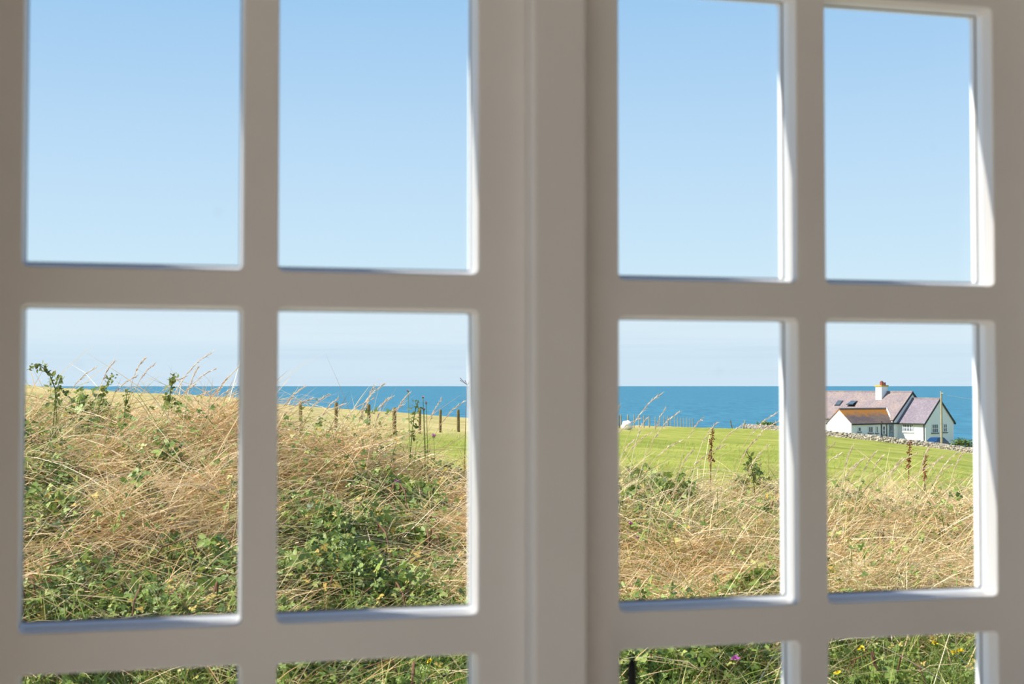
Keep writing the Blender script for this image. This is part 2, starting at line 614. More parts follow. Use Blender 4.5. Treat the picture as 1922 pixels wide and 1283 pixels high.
def sst(a, b, x):
    t = np.clip((x - a) / (b - a), 0, 1)
    return t * t * (3 - 2 * t)


def vnoise(X, Y, sc, seed=0):
    x = X * sc + seed * 13.7
    y = Y * sc + seed * 7.3
    return (np.sin(x * 1.7 + 1.3 * np.sin(y * 1.1)) + np.sin(y * 2.3 + 1.7 * np.sin(x * 0.9 + 2)) + np.sin((x + y) * 1.3 + np.sin(x * 2.1))) / 3.0


def ground(X, Y):
    X = np.asarray(X, dtype=float)
    Y = np.asarray(Y, dtype=float)
    u = X / np.maximum(Y, 3.0)
    field = -1.2 - Y * np.interp(u, B_U, B_V)
    lane = -1.66
    crest = np.interp(u, C_U, C_V)
    bank = lane + (crest - lane) * sst(4.0, 8.6, Y) + 0.06 * vnoise(X, Y, 1.1, 1) * sst(4.6, 6, Y)
    k = sst(9.0, 13.5, Y)
    return EYE + bank * (1 - k) + field * k


def ground1(x, y):
    return float(ground(np.array([x]), np.array([y]))[0])


def un(px, py, Y):
    """a point of the place seen at a pixel, at distance Y"""
    u = (px - 961) / FPX
    v = (641.5 - py) / FPX
    dy = math.cos(PITCH) - v * math.sin(PITCH)
    dz = math.sin(PITCH) + v * math.cos(PITCH)
    return Vector((u / dy * Y, Y, EYE + dz / dy * Y))


def grid_mesh(name, U, D, fn):
    V = []
    for d in D:
        V.append(np.stack(fn(U, d), axis=1))
    V = np.concatenate(V)
    nu, nd = len(U), len(D)
    i = np.arange(nu - 1)[None, :] + (np.arange(nd - 1) * nu)[:, None]
    i = i.ravel()
    T = np.concatenate([np.stack([i, i + 1, i + nu + 1], 1), np.stack([i, i + nu + 1, i + nu], 1)])
    return tri_mesh(name, V, T, smooth=True)


def noise_ground(name, c1, c2, c3, scale, detail=8.0):
    m, nt, b = new_mat(name)
    tc = nt.nodes.new('ShaderNodeNewGeometry')
    n = nt.nodes.new('ShaderNodeTexNoise')
    n.inputs['Scale'].default_value = scale
    n.inputs['Detail'].default_value = detail
    n.inputs['Roughness'].default_value = 0.65
    nt.links.new(tc.outputs['Position'], n.inputs['Vector'])
    r = nt.nodes.new('ShaderNodeValToRGB')
    r.color_ramp.elements[0].position = 0.33
    r.color_ramp.elements[0].color = c1
    r.color_ramp.elements[1].position = 0.68
    r.color_ramp.elements[1].color = c3
    e = r.color_ramp.elements.new(0.5)
    e.color = c2
    nt.links.new(n.outputs[0], r.inputs[0])
    nt.links.new(r.outputs[0], b.inputs['Base Color'])
    b.inputs['Roughness'].default_value = 0.95
    b.inputs['Specular IOR Level'].default_value = 0.1
    return m, nt, b, r, n


M['soil'], *_ = noise_ground('bank_soil', s2l(62, 52, 28), s2l(92, 78, 42), s2l(120, 100, 58), 3.0)
M['lane'], *_ = noise_ground('lane_gravel', s2l(120, 115, 105), s2l(140, 134, 124), s2l(160, 152, 140), 6.0)


def field_material():
    m, nt, b, r, n = noise_ground('field_turf', s2l(120, 126, 46), s2l(148, 151, 62), s2l(176, 168, 88), 0.22)
    r2 = nt.nodes.new('ShaderNodeValToRGB')
    r2.color_ramp.elements[0].position = 0.35
    r2.color_ramp.elements[0].color = s2l(160, 148, 88)
    r2.color_ramp.elements[1].position = 0.66
    r2.color_ramp.elements[1].color = s2l(196, 176, 118)
    nt.links.new(n.outputs[0], r2.inputs[0])
    g = nt.nodes.new('ShaderNodeNewGeometry')
    sep = nt.nodes.new('ShaderNodeSeparateXYZ')
    nt.links.new(g.outputs['Position'], sep.inputs[0])
    a = nt.nodes.new('ShaderNodeMath')
    a.operation = 'MULTIPLY_ADD'                       # X + 14.5 - 0.19 Y : which side of the fence
    a.inputs[1].default_value = -0.19
    nt.links.new(sep.outputs['Y'], a.inputs[0])
    nt.links.new(sep.outputs['X'], a.inputs[2])
    mr = nt.nodes.new('ShaderNodeMapRange')
    mr.inputs[1].default_value = -15.5
    mr.inputs[2].default_value = -11.0
    nt.links.new(a.outputs[0], mr.inputs[0])
    mx = nt.nodes.new('ShaderNodeMixRGB')
    nt.links.new(mr.outputs[0], mx.inputs[0])
    nt.links.new(r2.outputs[0], mx.inputs[1])
    nt.links.new(r.outputs[0], mx.inputs[2])
    # streaky fine turf
    n3 = nt.nodes.new('ShaderNodeTexNoise')
    n3.inputs['Scale'].default_value = 2.5
    n3.inputs['Detail'].default_value = 6
    nt.links.new(g.outputs['Position'], n3.inputs['Vector'])
    q = nt.nodes.new('ShaderNodeMapRange')
    q.inputs[1].default_value = 0.3
    q.inputs[2].default_value = 0.7
    q.inputs[3].default_value = 0.82
    q.inputs[4].default_value = 1.15
    nt.links.new(n3.outputs[0], q.inputs[0])
    sc = nt.nodes.new('ShaderNodeVectorMath')
    sc.operation = 'SCALE'
    nt.links.new(mx.outputs[0], sc.inputs[0])
    nt.links.new(q.outputs[0], sc.inputs['Scale'])
    nt.links.new(sc.outputs[0], b.inputs['Base Color'])
    return m


M['field'] = field_material()

U = np.linspace(-.85, .85, 240)
D_bank = np.linspace(3.6, 13.5, 60)
bank = link('bank', grid_mesh('bank', U, D_bank, lambda u, d: (u * d, np.full_like(u, d), ground(u * d, np.full_like(u, d)))), M['soil'])
tag(bank, 'earth bank under the dry grass and brambles outside the window', kind='structure')


def dmax(u):
    return np.interp(u, [-.85, -.03, .07, .2, .85], [150, 150, 155, 238, 238])


fr = np.concatenate([np.linspace(0, 1, 70) ** 1.6])


def field_pt(u, k):
    if k <= 1.0:
        d = 13.4 + (dmax(u) - 13.4) * k
        z = ground(u * d, d) + 0.10 * vnoise(u * d, d, 0.22, 3) * np.clip((d - 14) / 10, 0, 1)
        return u * d, d, z
    d = dmax(u) + (k - 1)
    z = np.full_like(u, EYE - 34.0) if k > 6 else ground(u * dmax(u), dmax(u)) - (k - 1) * 1.5
    return u * d, d, z


field = link('field', grid_mesh('field', U, list(fr) + [3.0, 9.0], field_pt), M['field'])
tag(field, 'sloping clifftop pasture, bright green below the fence and straw-coloured beyond it', kind='structure')

# lane and yard around the house
bm = bmesh.new()
vs = [bm.verts.new(p) for p in ((-30, -14, -.08), (30, -14, -.08), (30, 4.2, -.08), (-30, 4.2, -.08))]
bm.faces.new(vs)
lane = obj('lane', bm, M['lane'])
tag(lane, 'flat gravel ground between the house and the bank', kind='structure')

# the sea
m, nt, b = new_mat('sea_water')
g = nt.nodes.new('ShaderNodeNewGeometry')
mp = nt.nodes.new('ShaderNodeMapping')
mp.inputs['Scale'].default_value = (0.1, 0.02, 1)
nt.links.new(g.outputs['Position'], mp.inputs[0])
n = nt.nodes.new('ShaderNodeTexNoise')
n.inputs['Scale'].default_value = 1.0
n.inputs['Detail'].default_value = 9
n.inputs['Roughness'].default_value = 0.7
nt.links.new(mp.outputs[0], n.inputs['Vector'])
r = nt.nodes.new('ShaderNodeValToRGB')
r.color_ramp.elements[0].position = 0.36
r.color_ramp.elements[0].color = s2l(48, 100, 121)
r.color_ramp.elements[1].position = 0.64
r.color_ramp.elements[1].color = s2l(70, 130, 149)
nt.links.new(n.outputs[0], r.inputs[0])
nt.links.new(r.outputs[0], b.inputs['Base Color'])
b.inputs['Roughness'].default_value = 0.6
b.inputs['Specular IOR Level'].default_value = 0.12
M['sea'] = m
bm = bmesh.new()
prev = None
for d in (120, 250, 500, 1000, 2500, 6000, 15000, 40000, 90000):
    row = [bm.verts.new((uu * d, d, EYE - 33.0)) for uu in (-1.2, -.6, 0, .6, 1.2)]
    if prev:
        for i in range(4):
            bm.faces.new((prev[i], prev[i + 1], row[i + 1], row[i]))
    prev = row
sea = obj('sea', bm, M['sea'])
tag(sea, 'calm blue sea reaching to the horizon', kind='structure')

# ------------------------------------------------------------------ the white cottage beyond the field
HA = math.atan(0.29)
r_ = Vector((math.cos(HA), -math.sin(HA), 0))
f_ = Vector((math.sin(HA), math.cos(HA), 0))
E1 = -.76 * r_ + .65 * f_                    # along the ridge, away from the near gable
E2 = .65 * r_ + .76 * f_                     # across the gable
E1.normalize()
E2 = Vector((E1.y, -E1.x, 0))
C0 = Vector((775 / FPX * 200, 200, 0))
ZG = EYE - 9.2


def hp(a, b, z):
    """house coordinates: a along E1, b along E2, z relative to the eye"""
    p = C0 + E1 * a + E2 * b
    return Vector((p.x, p.y, EYE + z))


cottage = empty('cottage')
tag(cottage, 'white cottage with slate roofs, chimney and lichen-stained side wing beyond the green field', 'house')


def hface(bm, pts):
    bm.faces.new([bm.verts.new(p) for p in pts])


def hbox(name, a0, a1, b0, b1, z0, z1, mat, parent):
    bm = bmesh.new()
    P = [hp(a, b, z) for z in (z0, z1) for a, b in ((a0, b0), (a1, b0), (a1, b1), (a0, b1))]
    vs = [bm.verts.new(p) for p in P]
    for q in ((0, 1, 2, 3), (4, 5, 6, 7), (0, 1, 5, 4), (1, 2, 6, 5), (2, 3, 7, 6), (3, 0, 4, 7)):
        bm.faces.new([vs[i] for i in q])
    return obj(name, bm, mat, parent)


def slab(name, quad, th, mat, parent):
    """quad lifted by th along its upward normal"""
    n = (quad[1] - quad[0]).cross(quad[3] - quad[0]).normalized()
    if n.z < 0:
        n = -n
    bm = bmesh.new()
    lo = [bm.verts.new(p) for p in quad]
    hi = [bm.verts.new(p + n * th) for p in quad]
    bm.faces.new(lo)
    bm.faces.new(hi)
    for i in range(4):
        bm.faces.new((lo[i], lo[(i + 1) % 4], hi[(i + 1) % 4], hi[i]))
    return obj(name, bm, mat, parent)


def block(la, lb, z_eave, z_ridge, along, mat, ov=0.25, verge=0.12, ends=(True, True), board=M['dark_trim'], hi_gutter=True):
    """gabled block; la=(a0,a1), lb=(b0,b1); ridge along 'a' or 'b'"""
    (a0, a1), (b0, b1) = la, lb
    zb = -9.4
    bm = bmesh.new()
    if along == 'a':
        P = lambda l, w, z: hp(l, w, z)
        l0, l1, w0, w1 = a0, a1, b0, b1
    else:
        P = lambda l, w, z: hp(w, l, z)
        l0, l1, w0, w1 = b0, b1, a0, a1
    wm = (w0 + w1) / 2
    for l in (l0, l1):
        hface(bm, [P(l, w0, zb), P(l, w1, zb), P(l, w1, z_eave), P(l, wm, z_ridge), P(l, w0, z_eave)])
    for w in (w0, w1):
        hface(bm, [P(l0, w, zb), P(l1, w, zb), P(l1, w, z_eave), P(l0, w, z_eave)])
    wall = obj('wall', bm, M['housewhite'], cottage)
    sl = (z_ridge - z_eave) / (wm - w0)
    la0, la1 = l0 - (verge if ends[0] else 0), l1 + (verge if ends[1] else 0)
    for w in (w0, w1):
        s = -1 if w == w0 else 1
        q = [P(la0, w + s * ov, z_eave - ov * sl + .02), P(la1, w + s * ov, z_eave - ov * sl + .02), P(la1, wm, z_ridge + .02), P(la0, wm, z_ridge + .02)]
        rs = slab('roof_slope', q, 0.10, mat, cottage)
        if hi_gutter:
            bm = bmesh.new()
            tube(bm, [P(la0, w + s * (ov + .05), z_eave - ov * sl), P(la1, w + s * (ov + .05), z_eave - ov * sl)], 0.10, 8)
            obj('gutter', bm, M['dark_trim'], rs)
        if board is not None:
            for l, e, sg in ((la0, ends[0], -1), (la1, ends[1], 1)):
                if not e:
                    continue
                bm = bmesh.new()
                q2 = [(w + s * ov, z_eave - ov * sl), (wm, z_ridge)]
                vs = []
                for ll in (l - .05 * sg, l + .04 * sg):
                    for (ww, zz) in q2:
                        for dz in (-.16, .17):
                            vs.append(bm.verts.new(P(ll, ww, zz + dz)))
                for qq in ((0, 1, 3, 2), (4, 5, 7, 6), (0, 1, 5, 4), (2, 3, 7, 6), (1, 3, 7, 5), (0, 2, 6, 4)):
                    bm.faces.new([vs[i] for i in qq])
                obj('bargeboard', bm, board, rs)
    bm = bmesh.new()
    tube(bm, [P(la0, wm, z_ridge + .12), P(la1, wm, z_ridge + .12)], 0.13, 8)
    obj('ridge_tiles', bm, M['slate_old'], cottage)
    return wall


EXT = block((0, 4.92), (0, 5.96), -5.13, -1.97, 'a', M['slate_new'], ends=(True, False))
MAIN = block((4.92, 22.5), (-.87, 6.83), -4.77, -1.02, 'a', M['slate_old'])
WING = block((5.1, 9.7), (-9.35, .9), -5.29, -3.40, 'b', M['slate_wing'], ov=.15, verge=.08, ends=(True, False), board=None)
# white flashing where the wing roof meets the main wall
bm = bmesh.new()
tube(bm, [hp(7.4, .35, -3.25), hp(4.95, -1.2, -5.25)], .13, 6)
obj('flashing', bm, M['white_wood'], cottage)

# chimney with cap and pots
bm = bmesh.new()
ch = hbox('chimney', 9.6, 10.75, 1.75, 3.1, -3.2, -.12, M['housewhite'], cottage)
hbox('chimney_cap', 9.5, 10.85, 1.65, 3.2, -.12, .08, M['lichen_cap'], ch)
for k, (a, b, h) in enumerate(((9.85, 2.2, .5), (10.2, 2.45, .62), (10.5, 2.65, .45), (9.9, 2.75, .4))):
    bm = bmesh.new()
    tube(bm, [hp(a, b, .08), hp(a, b, .08 + h * .6), hp(a, b, .08 + h * .8), hp(a, b, .08 + h)], [.19, .15, .19, .17], 10)
    obj('chimney_pot', bm, M['clay'], ch)


def hwin(face, c0, c1, z0, z1, at, nx, nz, frame=M['white_wood'], fw=.09, sill=M['dark_trim'], lights=1):
    """window proud of a wall; face 'b': wall of constant b (looks along -E2), face 'a': wall of constant a (looks along -E1)"""
    def bxx(name, p0, p1, q0, q1, d0, d1, mat, parent):
        if face == 'b':
            return hbox(name, p0, p1, at - d1, at - d0, q0, q1, mat, parent)
        return hbox(name, at - d1, at - d0, p0, p1, q0, q1, mat, parent)
    w = bxx('window', c0, c1, z0, z1, -.02, .03, M['winglass'], cottage)
    for (p0, p1, q0, q1) in ((c0 - .02, c0 + fw, z0, z1), (c1 - fw, c1 + .02, z0, z1), (c0 + fw, c1 - fw, z1 - fw, z1), (c0 + fw, c1 - fw, z0, z0 + fw)):
        bxx('window_frame', p0, p1, q0, q1, .031, .08, frame, w)
    for i in range(1, nx):
        x = c0 + (c1 - c0) * i / nx
        hw = .055 if lights > 1 and i % (nx // lights) == 0 else .03
        bxx('glazing_bar', x - hw, x + hw, z0 + fw, z1 - fw, .031, .07, frame, w)
    for j in range(1, nz):
        z = z0 + (z1 - z0) * j / nz
        bxx('glazing_bar', c0 + fw, c1 - fw, z - .03, z + .03, .031, .066, frame, w)
    if sill is not None:
        bxx('window_sill', c0 - .1, c1 + .1, z0 - .11, z0 - .005, .0, .14, sill, w)
    return w


hwin('b', 2.15, 4.05, -6.55, -5.45, 0.0, 6, 2, fw=.1, sill=M['white_wood'], lights=3)
hwin('a', 1.30, 2.62, -6.65, -5.40, 0.0, 3, 2)
hwin('a', 3.72, 4.50, -6.60, -5.40, 0.0, 2, 2)
# small windows and the blue-grey door in the wing's long wall
hwin('a', -8.10, -7.45, -6.45, -5.80, 5.1, 1, 1)
hwin('a', -6.00, -5.05, -6.65, -5.75, 5.1, 2, 1)
hwin('a', -4.45, -3.98, -6.70, -5.75, 5.1, 1, 1)
hwin('a', -3.15, -2.55, -6.95, -5.70, 5.1, 1, 2)
d = hbox('door', 5.0, 5.12, -1.75, -.95, -7.9, -5.55, M['doorblue'], cottage)
hbox('door_panel', 4.975, 5.0, -1.6, -1.1, -6.7, -5.75, M['winglass'], d)
for (a, b, z0, z1) in ((5.02, -3.35, -8.4, -5.1), (5.02, -2.25, -8.4, -5.4), (.22, -.1, -8.6, -5.3)):
    bm = bmesh.new()
    tube(bm, [hp(a, b, z0), hp(a, b, z1)], .06, 8)
    obj('downpipe', bm, M['dark_trim'], cottage)

# two roof windows on the long slope, the nearer one propped open
sl_main = (-1.02 + 4.77) / 3.85


def roof_pt(a, k, lift):
    """k = fraction from eave to ridge on the front slope of the long roof"""
    b = -.87 + 3.85 * k
    z = -4.77 + 3.75 * k
    nz = 1 / math.sqrt(1 + sl_main ** 2)
    return hp(a, b - lift * sl_main * nz, z + .14 + lift * nz)


for (a0, a1, k0, k1, tilt) in ((16.9, 18.0, .42, .62, 0.0), (13.95, 15.35, .40, .62, .3)):
    q = [roof_pt(a0, k0, .02), roof_pt(a1, k0, .02), roof_pt(a1, k1, .02), roof_pt(a0, k1, .02)]
    sk = slab('skylight', q, .06, M['dark_trim'], cottage)
    ins = .12
    q = [roof_pt(a0 + ins, k0 + .03, .10 + tilt), roof_pt(a1 - ins, k0 + .03, .10 + tilt), roof_pt(a1 - ins, k1 - .025, .10), roof_pt(a0 + ins, k1 - .025, .10)]
    slab('skylight_pane', q, .03, M['winglass'], sk)
    if tilt:
        q = [roof_pt(a0, k0, .08 + tilt), roof_pt(a1, k0, .08 + tilt), roof_pt(a1, k0 + .03, .08 + tilt * .9), roof_pt(a0, k0 + .03, .08 + tilt * .9)]
        slab('skylight_sash', q, .05, M['dark_trim'], sk)

# ------------------------------------------------------------------ utility pole with its wire
pp = un(1767.5, 836, 186)
gz = ground1(pp.x, pp.y)
pole = empty('utility_pole', (pp.x, pp.y, gz))
tag(pole, 'weathered wooden utility pole standing in front of the cottage gable', 'pole')
ztop = un(1767.5, 734, 186).z - gz
bm = bmesh.new()
tube(bm, [(0, 0, -.3), (0, 0, ztop * .5), (0, 0, ztop)], [.155, .14, .12], 10)
obj('shaft', bm, M['pole'], pole)
bm = bmesh.new()
tube(bm, [(0.0, -.15, ztop - .25), (.22, -.15, ztop - .25)], .05, 6)
obj('insulator', bm, M['white_wood'], pole)
bm = bmesh.new()
w0 = Vector((.2, -.15, ztop - .45))
w1 = Vector((26, 6, ztop - 3.1))
tube(bm, [w0.lerp(w1, t / 10) + Vector((0, 0, -1.3 * (t / 10) * (1 - t / 10))) for t in range(11)], .018, 4)
obj('wire', bm, M['wire'], pole)

# ------------------------------------------------------------------ blue car parked behind the wall
cpos = un(1757, 842, 190)
car = empty('car', (cpos.x, cpos.y, EYE + un(1757, 820, 190).z - EYE - 1.46))
car.rotation_euler = (0, 0, math.atan2(E2.y, E2.x) + .2)
tag(car, 'blue car parked by the cottage gable, only its roof showing over the stone wall', 'car')
bm = bmesh.new()
prof = [(-1.95, .35), (-1.98, .75), (-1.85, .92), (-1.05, 1.0), (1.45, 1.0), (1.9, .85), (1.98, .6), (1.95, .35)]
for s in (-1, 1):
    bm.faces.new([bm.verts.new((x, s * .84, z)) for x, z in prof])
bmv = list(bm.verts)
n_ = len(prof)
for i in range(n_):
    bm.faces.new((bmv[i], bmv[(i + 1) % n_], bmv[n_ + (i + 1) % n_], bmv[n_ + i]))
bmesh.ops.bevel(bm, geom=list(bm.edges), offset=.05, segments=2, affect='EDGES')
obj('body', bm, M['car'], car)
bm = bmesh.new()
cab = [(-1.15, .98, .78), (-.55, 1.40, .62), (-.2, 1.46, .6), (.7, 1.46, .6), (1.1, 1.38, .62), (1.62, .98, .78)]
L_ = [bm.verts.new((x, -w, z)) for x, z, w in cab]
R_ = [bm.verts.new((x, w, z)) for x, z, w in cab]
for i in range(5):
    bm.faces.new((L_[i], L_[i + 1], R_[i + 1], R_[i]))
bm.faces.new(L_)
bm.faces.new(R_)
bmesh.ops.bevel(bm, geom=list(bm.edges), offset=.04, segments=2, affect='EDGES')
cabin = obj('cabin', bm, M['car'], car)
for s in (-1, 1):
    bm = bmesh.new()
    bm.faces.new([bm.verts.new(p) for p in ((-.95, s * .775, 1.05), (1.3, s * .775, 1.05), (.95, s * .655, 1.36), (-.5, s * .655, 1.36))])
    obj('side_window', bm, M['carglass'], cabin)
for xx in (-1.2, 1.25):
    for s in (-1, 1):
        bm = bmesh.new()
        tube(bm, [(xx, s * .68, .32), (xx, s * .88, .32)], .32, 16)
        obj('wheel', bm, M['tyre'], car)

# ------------------------------------------------------------------ dry stone wall across the foot of the field
wpath = [(1397, 806, 226), (1460, 808, 212), (1550, 818, 196), (1640, 827, 186), (1740, 839, 178), (1830, 852, 168), (1935, 870, 158)]
wp = []
for px, py, d in wpath:
    p = un(px, py, d)
    wp.append(Vector((p.x, p.y, ground1(p.x, p.y))))
wall = empty('stone_wall', wp[0])
tag(wall, 'low dry stone wall at the foot of the green field in front of the cottage', 'wall')
bm = bmesh.new()
V, T = [], []
cube = np.array([[x, y, z] for x in (-.5, .5) for y in (-.5, .5) for z in (-.5, .5)])
ct = np.array([[0, 1, 3], [0, 3, 2], [4, 6, 7], [4, 7, 5], [0, 4, 5], [0, 5, 1], [2, 3, 7], [2, 7, 6], [1, 5, 7], [1, 7, 3], [0, 2, 6], [0, 6, 4]])
HW = .62
for i in range(len(wp) - 1):
    a, b = wp[i], wp[i + 1]
    dirv = (b - a)
    Ln = dirv.length
    dirv.normalize()
    nrm = Vector((dirv.y, -dirv.x, 0)).normalized()
    for s in (-1, 1):
        pass
    q = [a + nrm * .26, b + nrm * .26, b - nrm * .26, a - nrm * .26]
    lo = [bm.verts.new(p - wp[0] - Vector((0, 0, .4))) for p in q]
    hi = [bm.verts.new(p - wp[0] + Vector((0, 0, HW * .9))) for p in q]
    for k in range(4):
        bm.faces.new((lo[k], lo[(k + 1) % 4], hi[(k + 1) % 4], hi[k]))
    bm.faces.new(hi)
    nst = int(Ln / .42)
    ang = math.atan2(dirv.y, dirv.x)
    ca, sa = math.cos(ang), math.sin(ang)
    for row in range(4):
        for k in range(nst):
            t = (k + rng.uniform(.1, .9)) / nst
            top = row == 3
            sx, sy, sz = rng.uniform(.25, .55), rng.uniform(.2, .3) if not top else rng.uniform(.35, .6), rng.uniform(.14, .26) if not top else rng.uniform(.16, .30)
            c = cube * np.array([sx, sy, sz]) * rng.uniform(.75, 1.1, (8, 1))
            rz = ang + rng.uniform(-.25, .25)
            R = np.array([[math.cos(rz), -math.sin(rz), 0], [math.sin(rz), math.cos(rz), 0], [0, 0, 1]])
            c = c @ R.T
            base = a.lerp(b, t) - wp[0]
            off = nrm * (.22 if not top else rng.uniform(-.1, .15))
            z = .08 + row * .17 + rng.uniform(-.04, .04)
            pos = np.array([base.x + off.x, base.y + off.y, base.z + z])
            T.append(ct + 8 * len(V))
            V.append(c + pos)
obj('wall_core', bm, M['mortar'], wall)
tag(link('stones', tri_mesh('stones', np.concatenate(V), np.concatenate(T)), M['stone'], wall), kind='stuff')

# ------------------------------------------------------------------ fence posts along the clifftop
post_meshes = []
for k in range(4):
    bm = bmesh.new()
    rr = .055 + .008 * k
    lean = [(-.03, .02), (.02, 0), (.04, -.02), (0, .03)][k]
    tube(bm, [(0, 0, -.25), (lean[0] * .5, lean[1] * .5, .5), (lean[0], lean[1], .96), (lean[0], lean[1], 1.0)], [rr, rr * 1.02, rr * .95, rr * .7], 8)
    bmesh.ops.recalc_face_normals(bm, faces=bm.faces)
    me = bpy.data.meshes.new('fence_post')
    bm.to_mesh(me)
    bm.free()
    me.materials.append(M['post'])
    post_meshes.append(me)
far_meshes = []
for me in post_meshes:
    m2 = me.copy()
    m2.materials[0] = M['pole']
    far_meshes.append(m2)
near = [42.9, 46.2, 49.9, 53.2, 56.9, 60.3, 63.7]
hid = list(np.arange(67.5, 127, 4.2))
far = [128, 133.4, 139, 143.9, 149, 155, 162, 168, 174, 180, 185, 191, 197, 203, 209, 216, 223, 230]
FORD = ['first', 'second', 'third', 'fourth', 'fifth', 'sixth', 'seventh', 'eighth', 'ninth', 'tenth', 'eleventh', 'twelfth', 'thirteenth', 'fourteenth', 'fifteenth', 'sixteenth', 'seventeenth', 'eighteenth', 'nineteenth']
for i, d in enumerate(near + hid + far):
    x = -14.5 + .19 * d
    o = link('fence_post', post_meshes[i % 4])
    hh = 1.0 + (.28 if d > 127 else .12 * (d - 43) / 84)
    hh *= random.uniform(.94, 1.06)
    o.location = (x, d, ground1(x, d))
    o.rotation_euler = (0, 0, random.uniform(0, 6))
    k_ = 0.95 if d < 66 else (1.0 if d < 127 else .85)
    o.scale = (k_, k_, hh)
    if d > 127:
        o.data = far_meshes[i % 4]
    if i < 7:
        lb = ['weathered wooden fence post furthest left, rising just right of the glazing bar', 'thick mossy fence post, second from the left before the sea',
              'mossy fence post, third from the left before the sea', 'tall dark fence post, fourth from the left before the sea',
              'fence post hidden among pink flowers, fifth from the left', 'dark fence post, sixth from the left before the sea',
              'slim fence post nearest the mullion on its left side'][i]
        tag(o, lb, 'fence post', 'fence posts left of the mullion')
    elif d < 127:
        tag(o, 'fence post in the stretch behind the mullion, %s from the left' % FORD[i - 7], 'fence post', 'fence posts behind the mullion')
    else:
        tag(o, 'tiny far fence post before the sea right of the mullion, %s from the left' % FORD[i - 7 - len(hid)], 'fence post', 'far fence posts right of the mullion')
# leaning and bleached posts near the end of the wall
for (px, py, d, tilt, h, lb) in ((1374, 806, 225, -.25, 1.2, 'short leaning fence post left of the stone wall end'), (1394, 806, 224, .3, 1.35, 'pale bleached leaning post at the left end of the stone wall')):
    p = un(px, py, d)
    o = link('fence_post', post_meshes[1] if px < 1390 else post_meshes[1].copy())
    if px > 1390:
        o.data.materials[0] = M['pole']
    o.location = (p.x, p.y, ground1(p.x, p.y))
    o.rotation_euler = (0, tilt, 0)
    o.scale = (1.3, 1.3, h)
    tag(o, lb, 'fence post')

# white boulder beside the far fence
bm = bmesh.new()
bmesh.ops.create_icosphere(bm, subdivisions=3, radius=1.0)
for v in bm.verts:
    n0 = 1 + .18 * math.sin(v.co.x * 3 + 1) * math.sin(v.co.y * 4) + .1 * math.sin(v.co.z * 5 + v.co.x * 4)
    v.co = Vector((v.co.x * .45 * n0, v.co.y * .4 * n0, v.co.z * .46 * n0 + .3))
p = un(1177, 800, 122)
o = obj('boulder', bm, M['boulder'], smooth=True)
o.location = (p.x, p.y, ground1(p.x, p.y))
tag(o, 'pale rounded boulder at the foot of the far fence just right of the mullion', 'rock')

# ------------------------------------------------------------------ vegetation
STRAW = tinted('dry_grass_blades', [(0.0, s2l(158, 120, 78)), (.3, s2l(214, 174, 118)), (.6, s2l(238, 206, 156)), (.85, s2l(250, 230, 192)), (1.0, s2l(190, 180, 100))], .26, .5)
GREENG = tinted('green_grass_blades', [(0.0, s2l(84, 108, 42)), (.4, s2l(124, 148, 64)), (.75, s2l(166, 180, 92)), (1.0, s2l(212, 198, 126))], .35, .5)
OLIVE = tinted('field_grass_blades', [(0.0, s2l(140, 164, 62)), (.6, s2l(176, 188, 86)), (1.0, s2l(226, 208, 142))], .35, .6)
LEAF = tinted('bramble_leaves', [(0.0, s2l(78, 98, 44)), (.4, s2l(118, 140, 64)), (.75, s2l(160, 176, 90)), (.9, s2l(190, 190, 112)), (1.0, s2l(212, 178, 92))], .3, .5, .3)
CANE = simple('bramble_cane', s2l(120, 84, 62), .7, .2)
STEM = tinted('seed_stems', [(0.0, s2l(206, 178, 132)), (1.0, s2l(240, 226, 196))], .35, .6)
HEAD = tinted('seed_heads', [(0.0, s2l(214, 178, 150)), (.5, s2l(236, 214, 184)), (1.0, s2l(246, 236, 214))], .4, .7)
DOCK = tinted('dock_seeds', [(0.0, s2l(108, 58, 40)), (1.0, s2l(160, 94, 62))], .2, .8)
HERB = tinted('herb_leaves', [(0.0, s2l(88, 108, 52)), (1.0, s2l(164, 168, 88))], .4, .6)
PINK = simple('knapweed_petals', s2l(206, 110, 190), .7, .2)
PALEPINK = simple('willowherb_petals', s2l(226, 160, 178), .7, .2)
YELLOW = simple('yellow_petals', s2l(240, 208, 40), .6, .2)
GREENSTEM = simple('green_stem', s2l(112, 138, 62), .7, .2)
BUSH = tinted('bush_leaves', [(0.0, s2l(70, 92, 36)), (1.0, s2l(128, 146, 62))], .2, .6)


def blade_arrays(P, az, el, L, W, droop, tint, nseg=3, twist=None):
    N = len(P)
    if twist is None:
        twist = rng.uniform(0, np.pi, N)
    d = np.stack([np.cos(el) * np.cos(az), np.cos(el) * np.sin(az), np.sin(el)], 1)
    a = np.cross(d, np.array([0.0, 0.0, 1.0]) + 1e-4)
    a /= np.linalg.norm(a, axis=1, keepdims=True) + 1e-9
    b = np.cross(a, d)
    side = a * np.cos(twist)[:, None] + b * np.sin(twist)[:, None]
    nv = 2 * nseg + 1
    V = np.empty((N, nv, 3))
    for i in range(nseg):
        t = i / nseg
        c = P + d * (L * t)[:, None]
        c[:, 2] -= droop * L * t * t
        w = (W * 0.5 * (1 - .55 * t))[:, None]
        V[:, 2 * i] = c - side * w
        V[:, 2 * i + 1] = c + side * w
    c = P + d * L[:, None]
    c[:, 2] -= droop * L
    V[:, -1] = c
    tr = []
    for i in range(nseg - 1):
        q = 2 * i
        tr += [[q, q + 1, q + 3], [q, q + 3, q + 2]]
    q = 2 * (nseg - 1)
    tr.append([q, q + 1, q + 2])
    tr = np.array(tr)
    T = (tr[None] + (np.arange(N) * nv)[:, None, None]).reshape(-1, 3)
    return V.reshape(-1, 3), T, np.repeat(tint, nv)


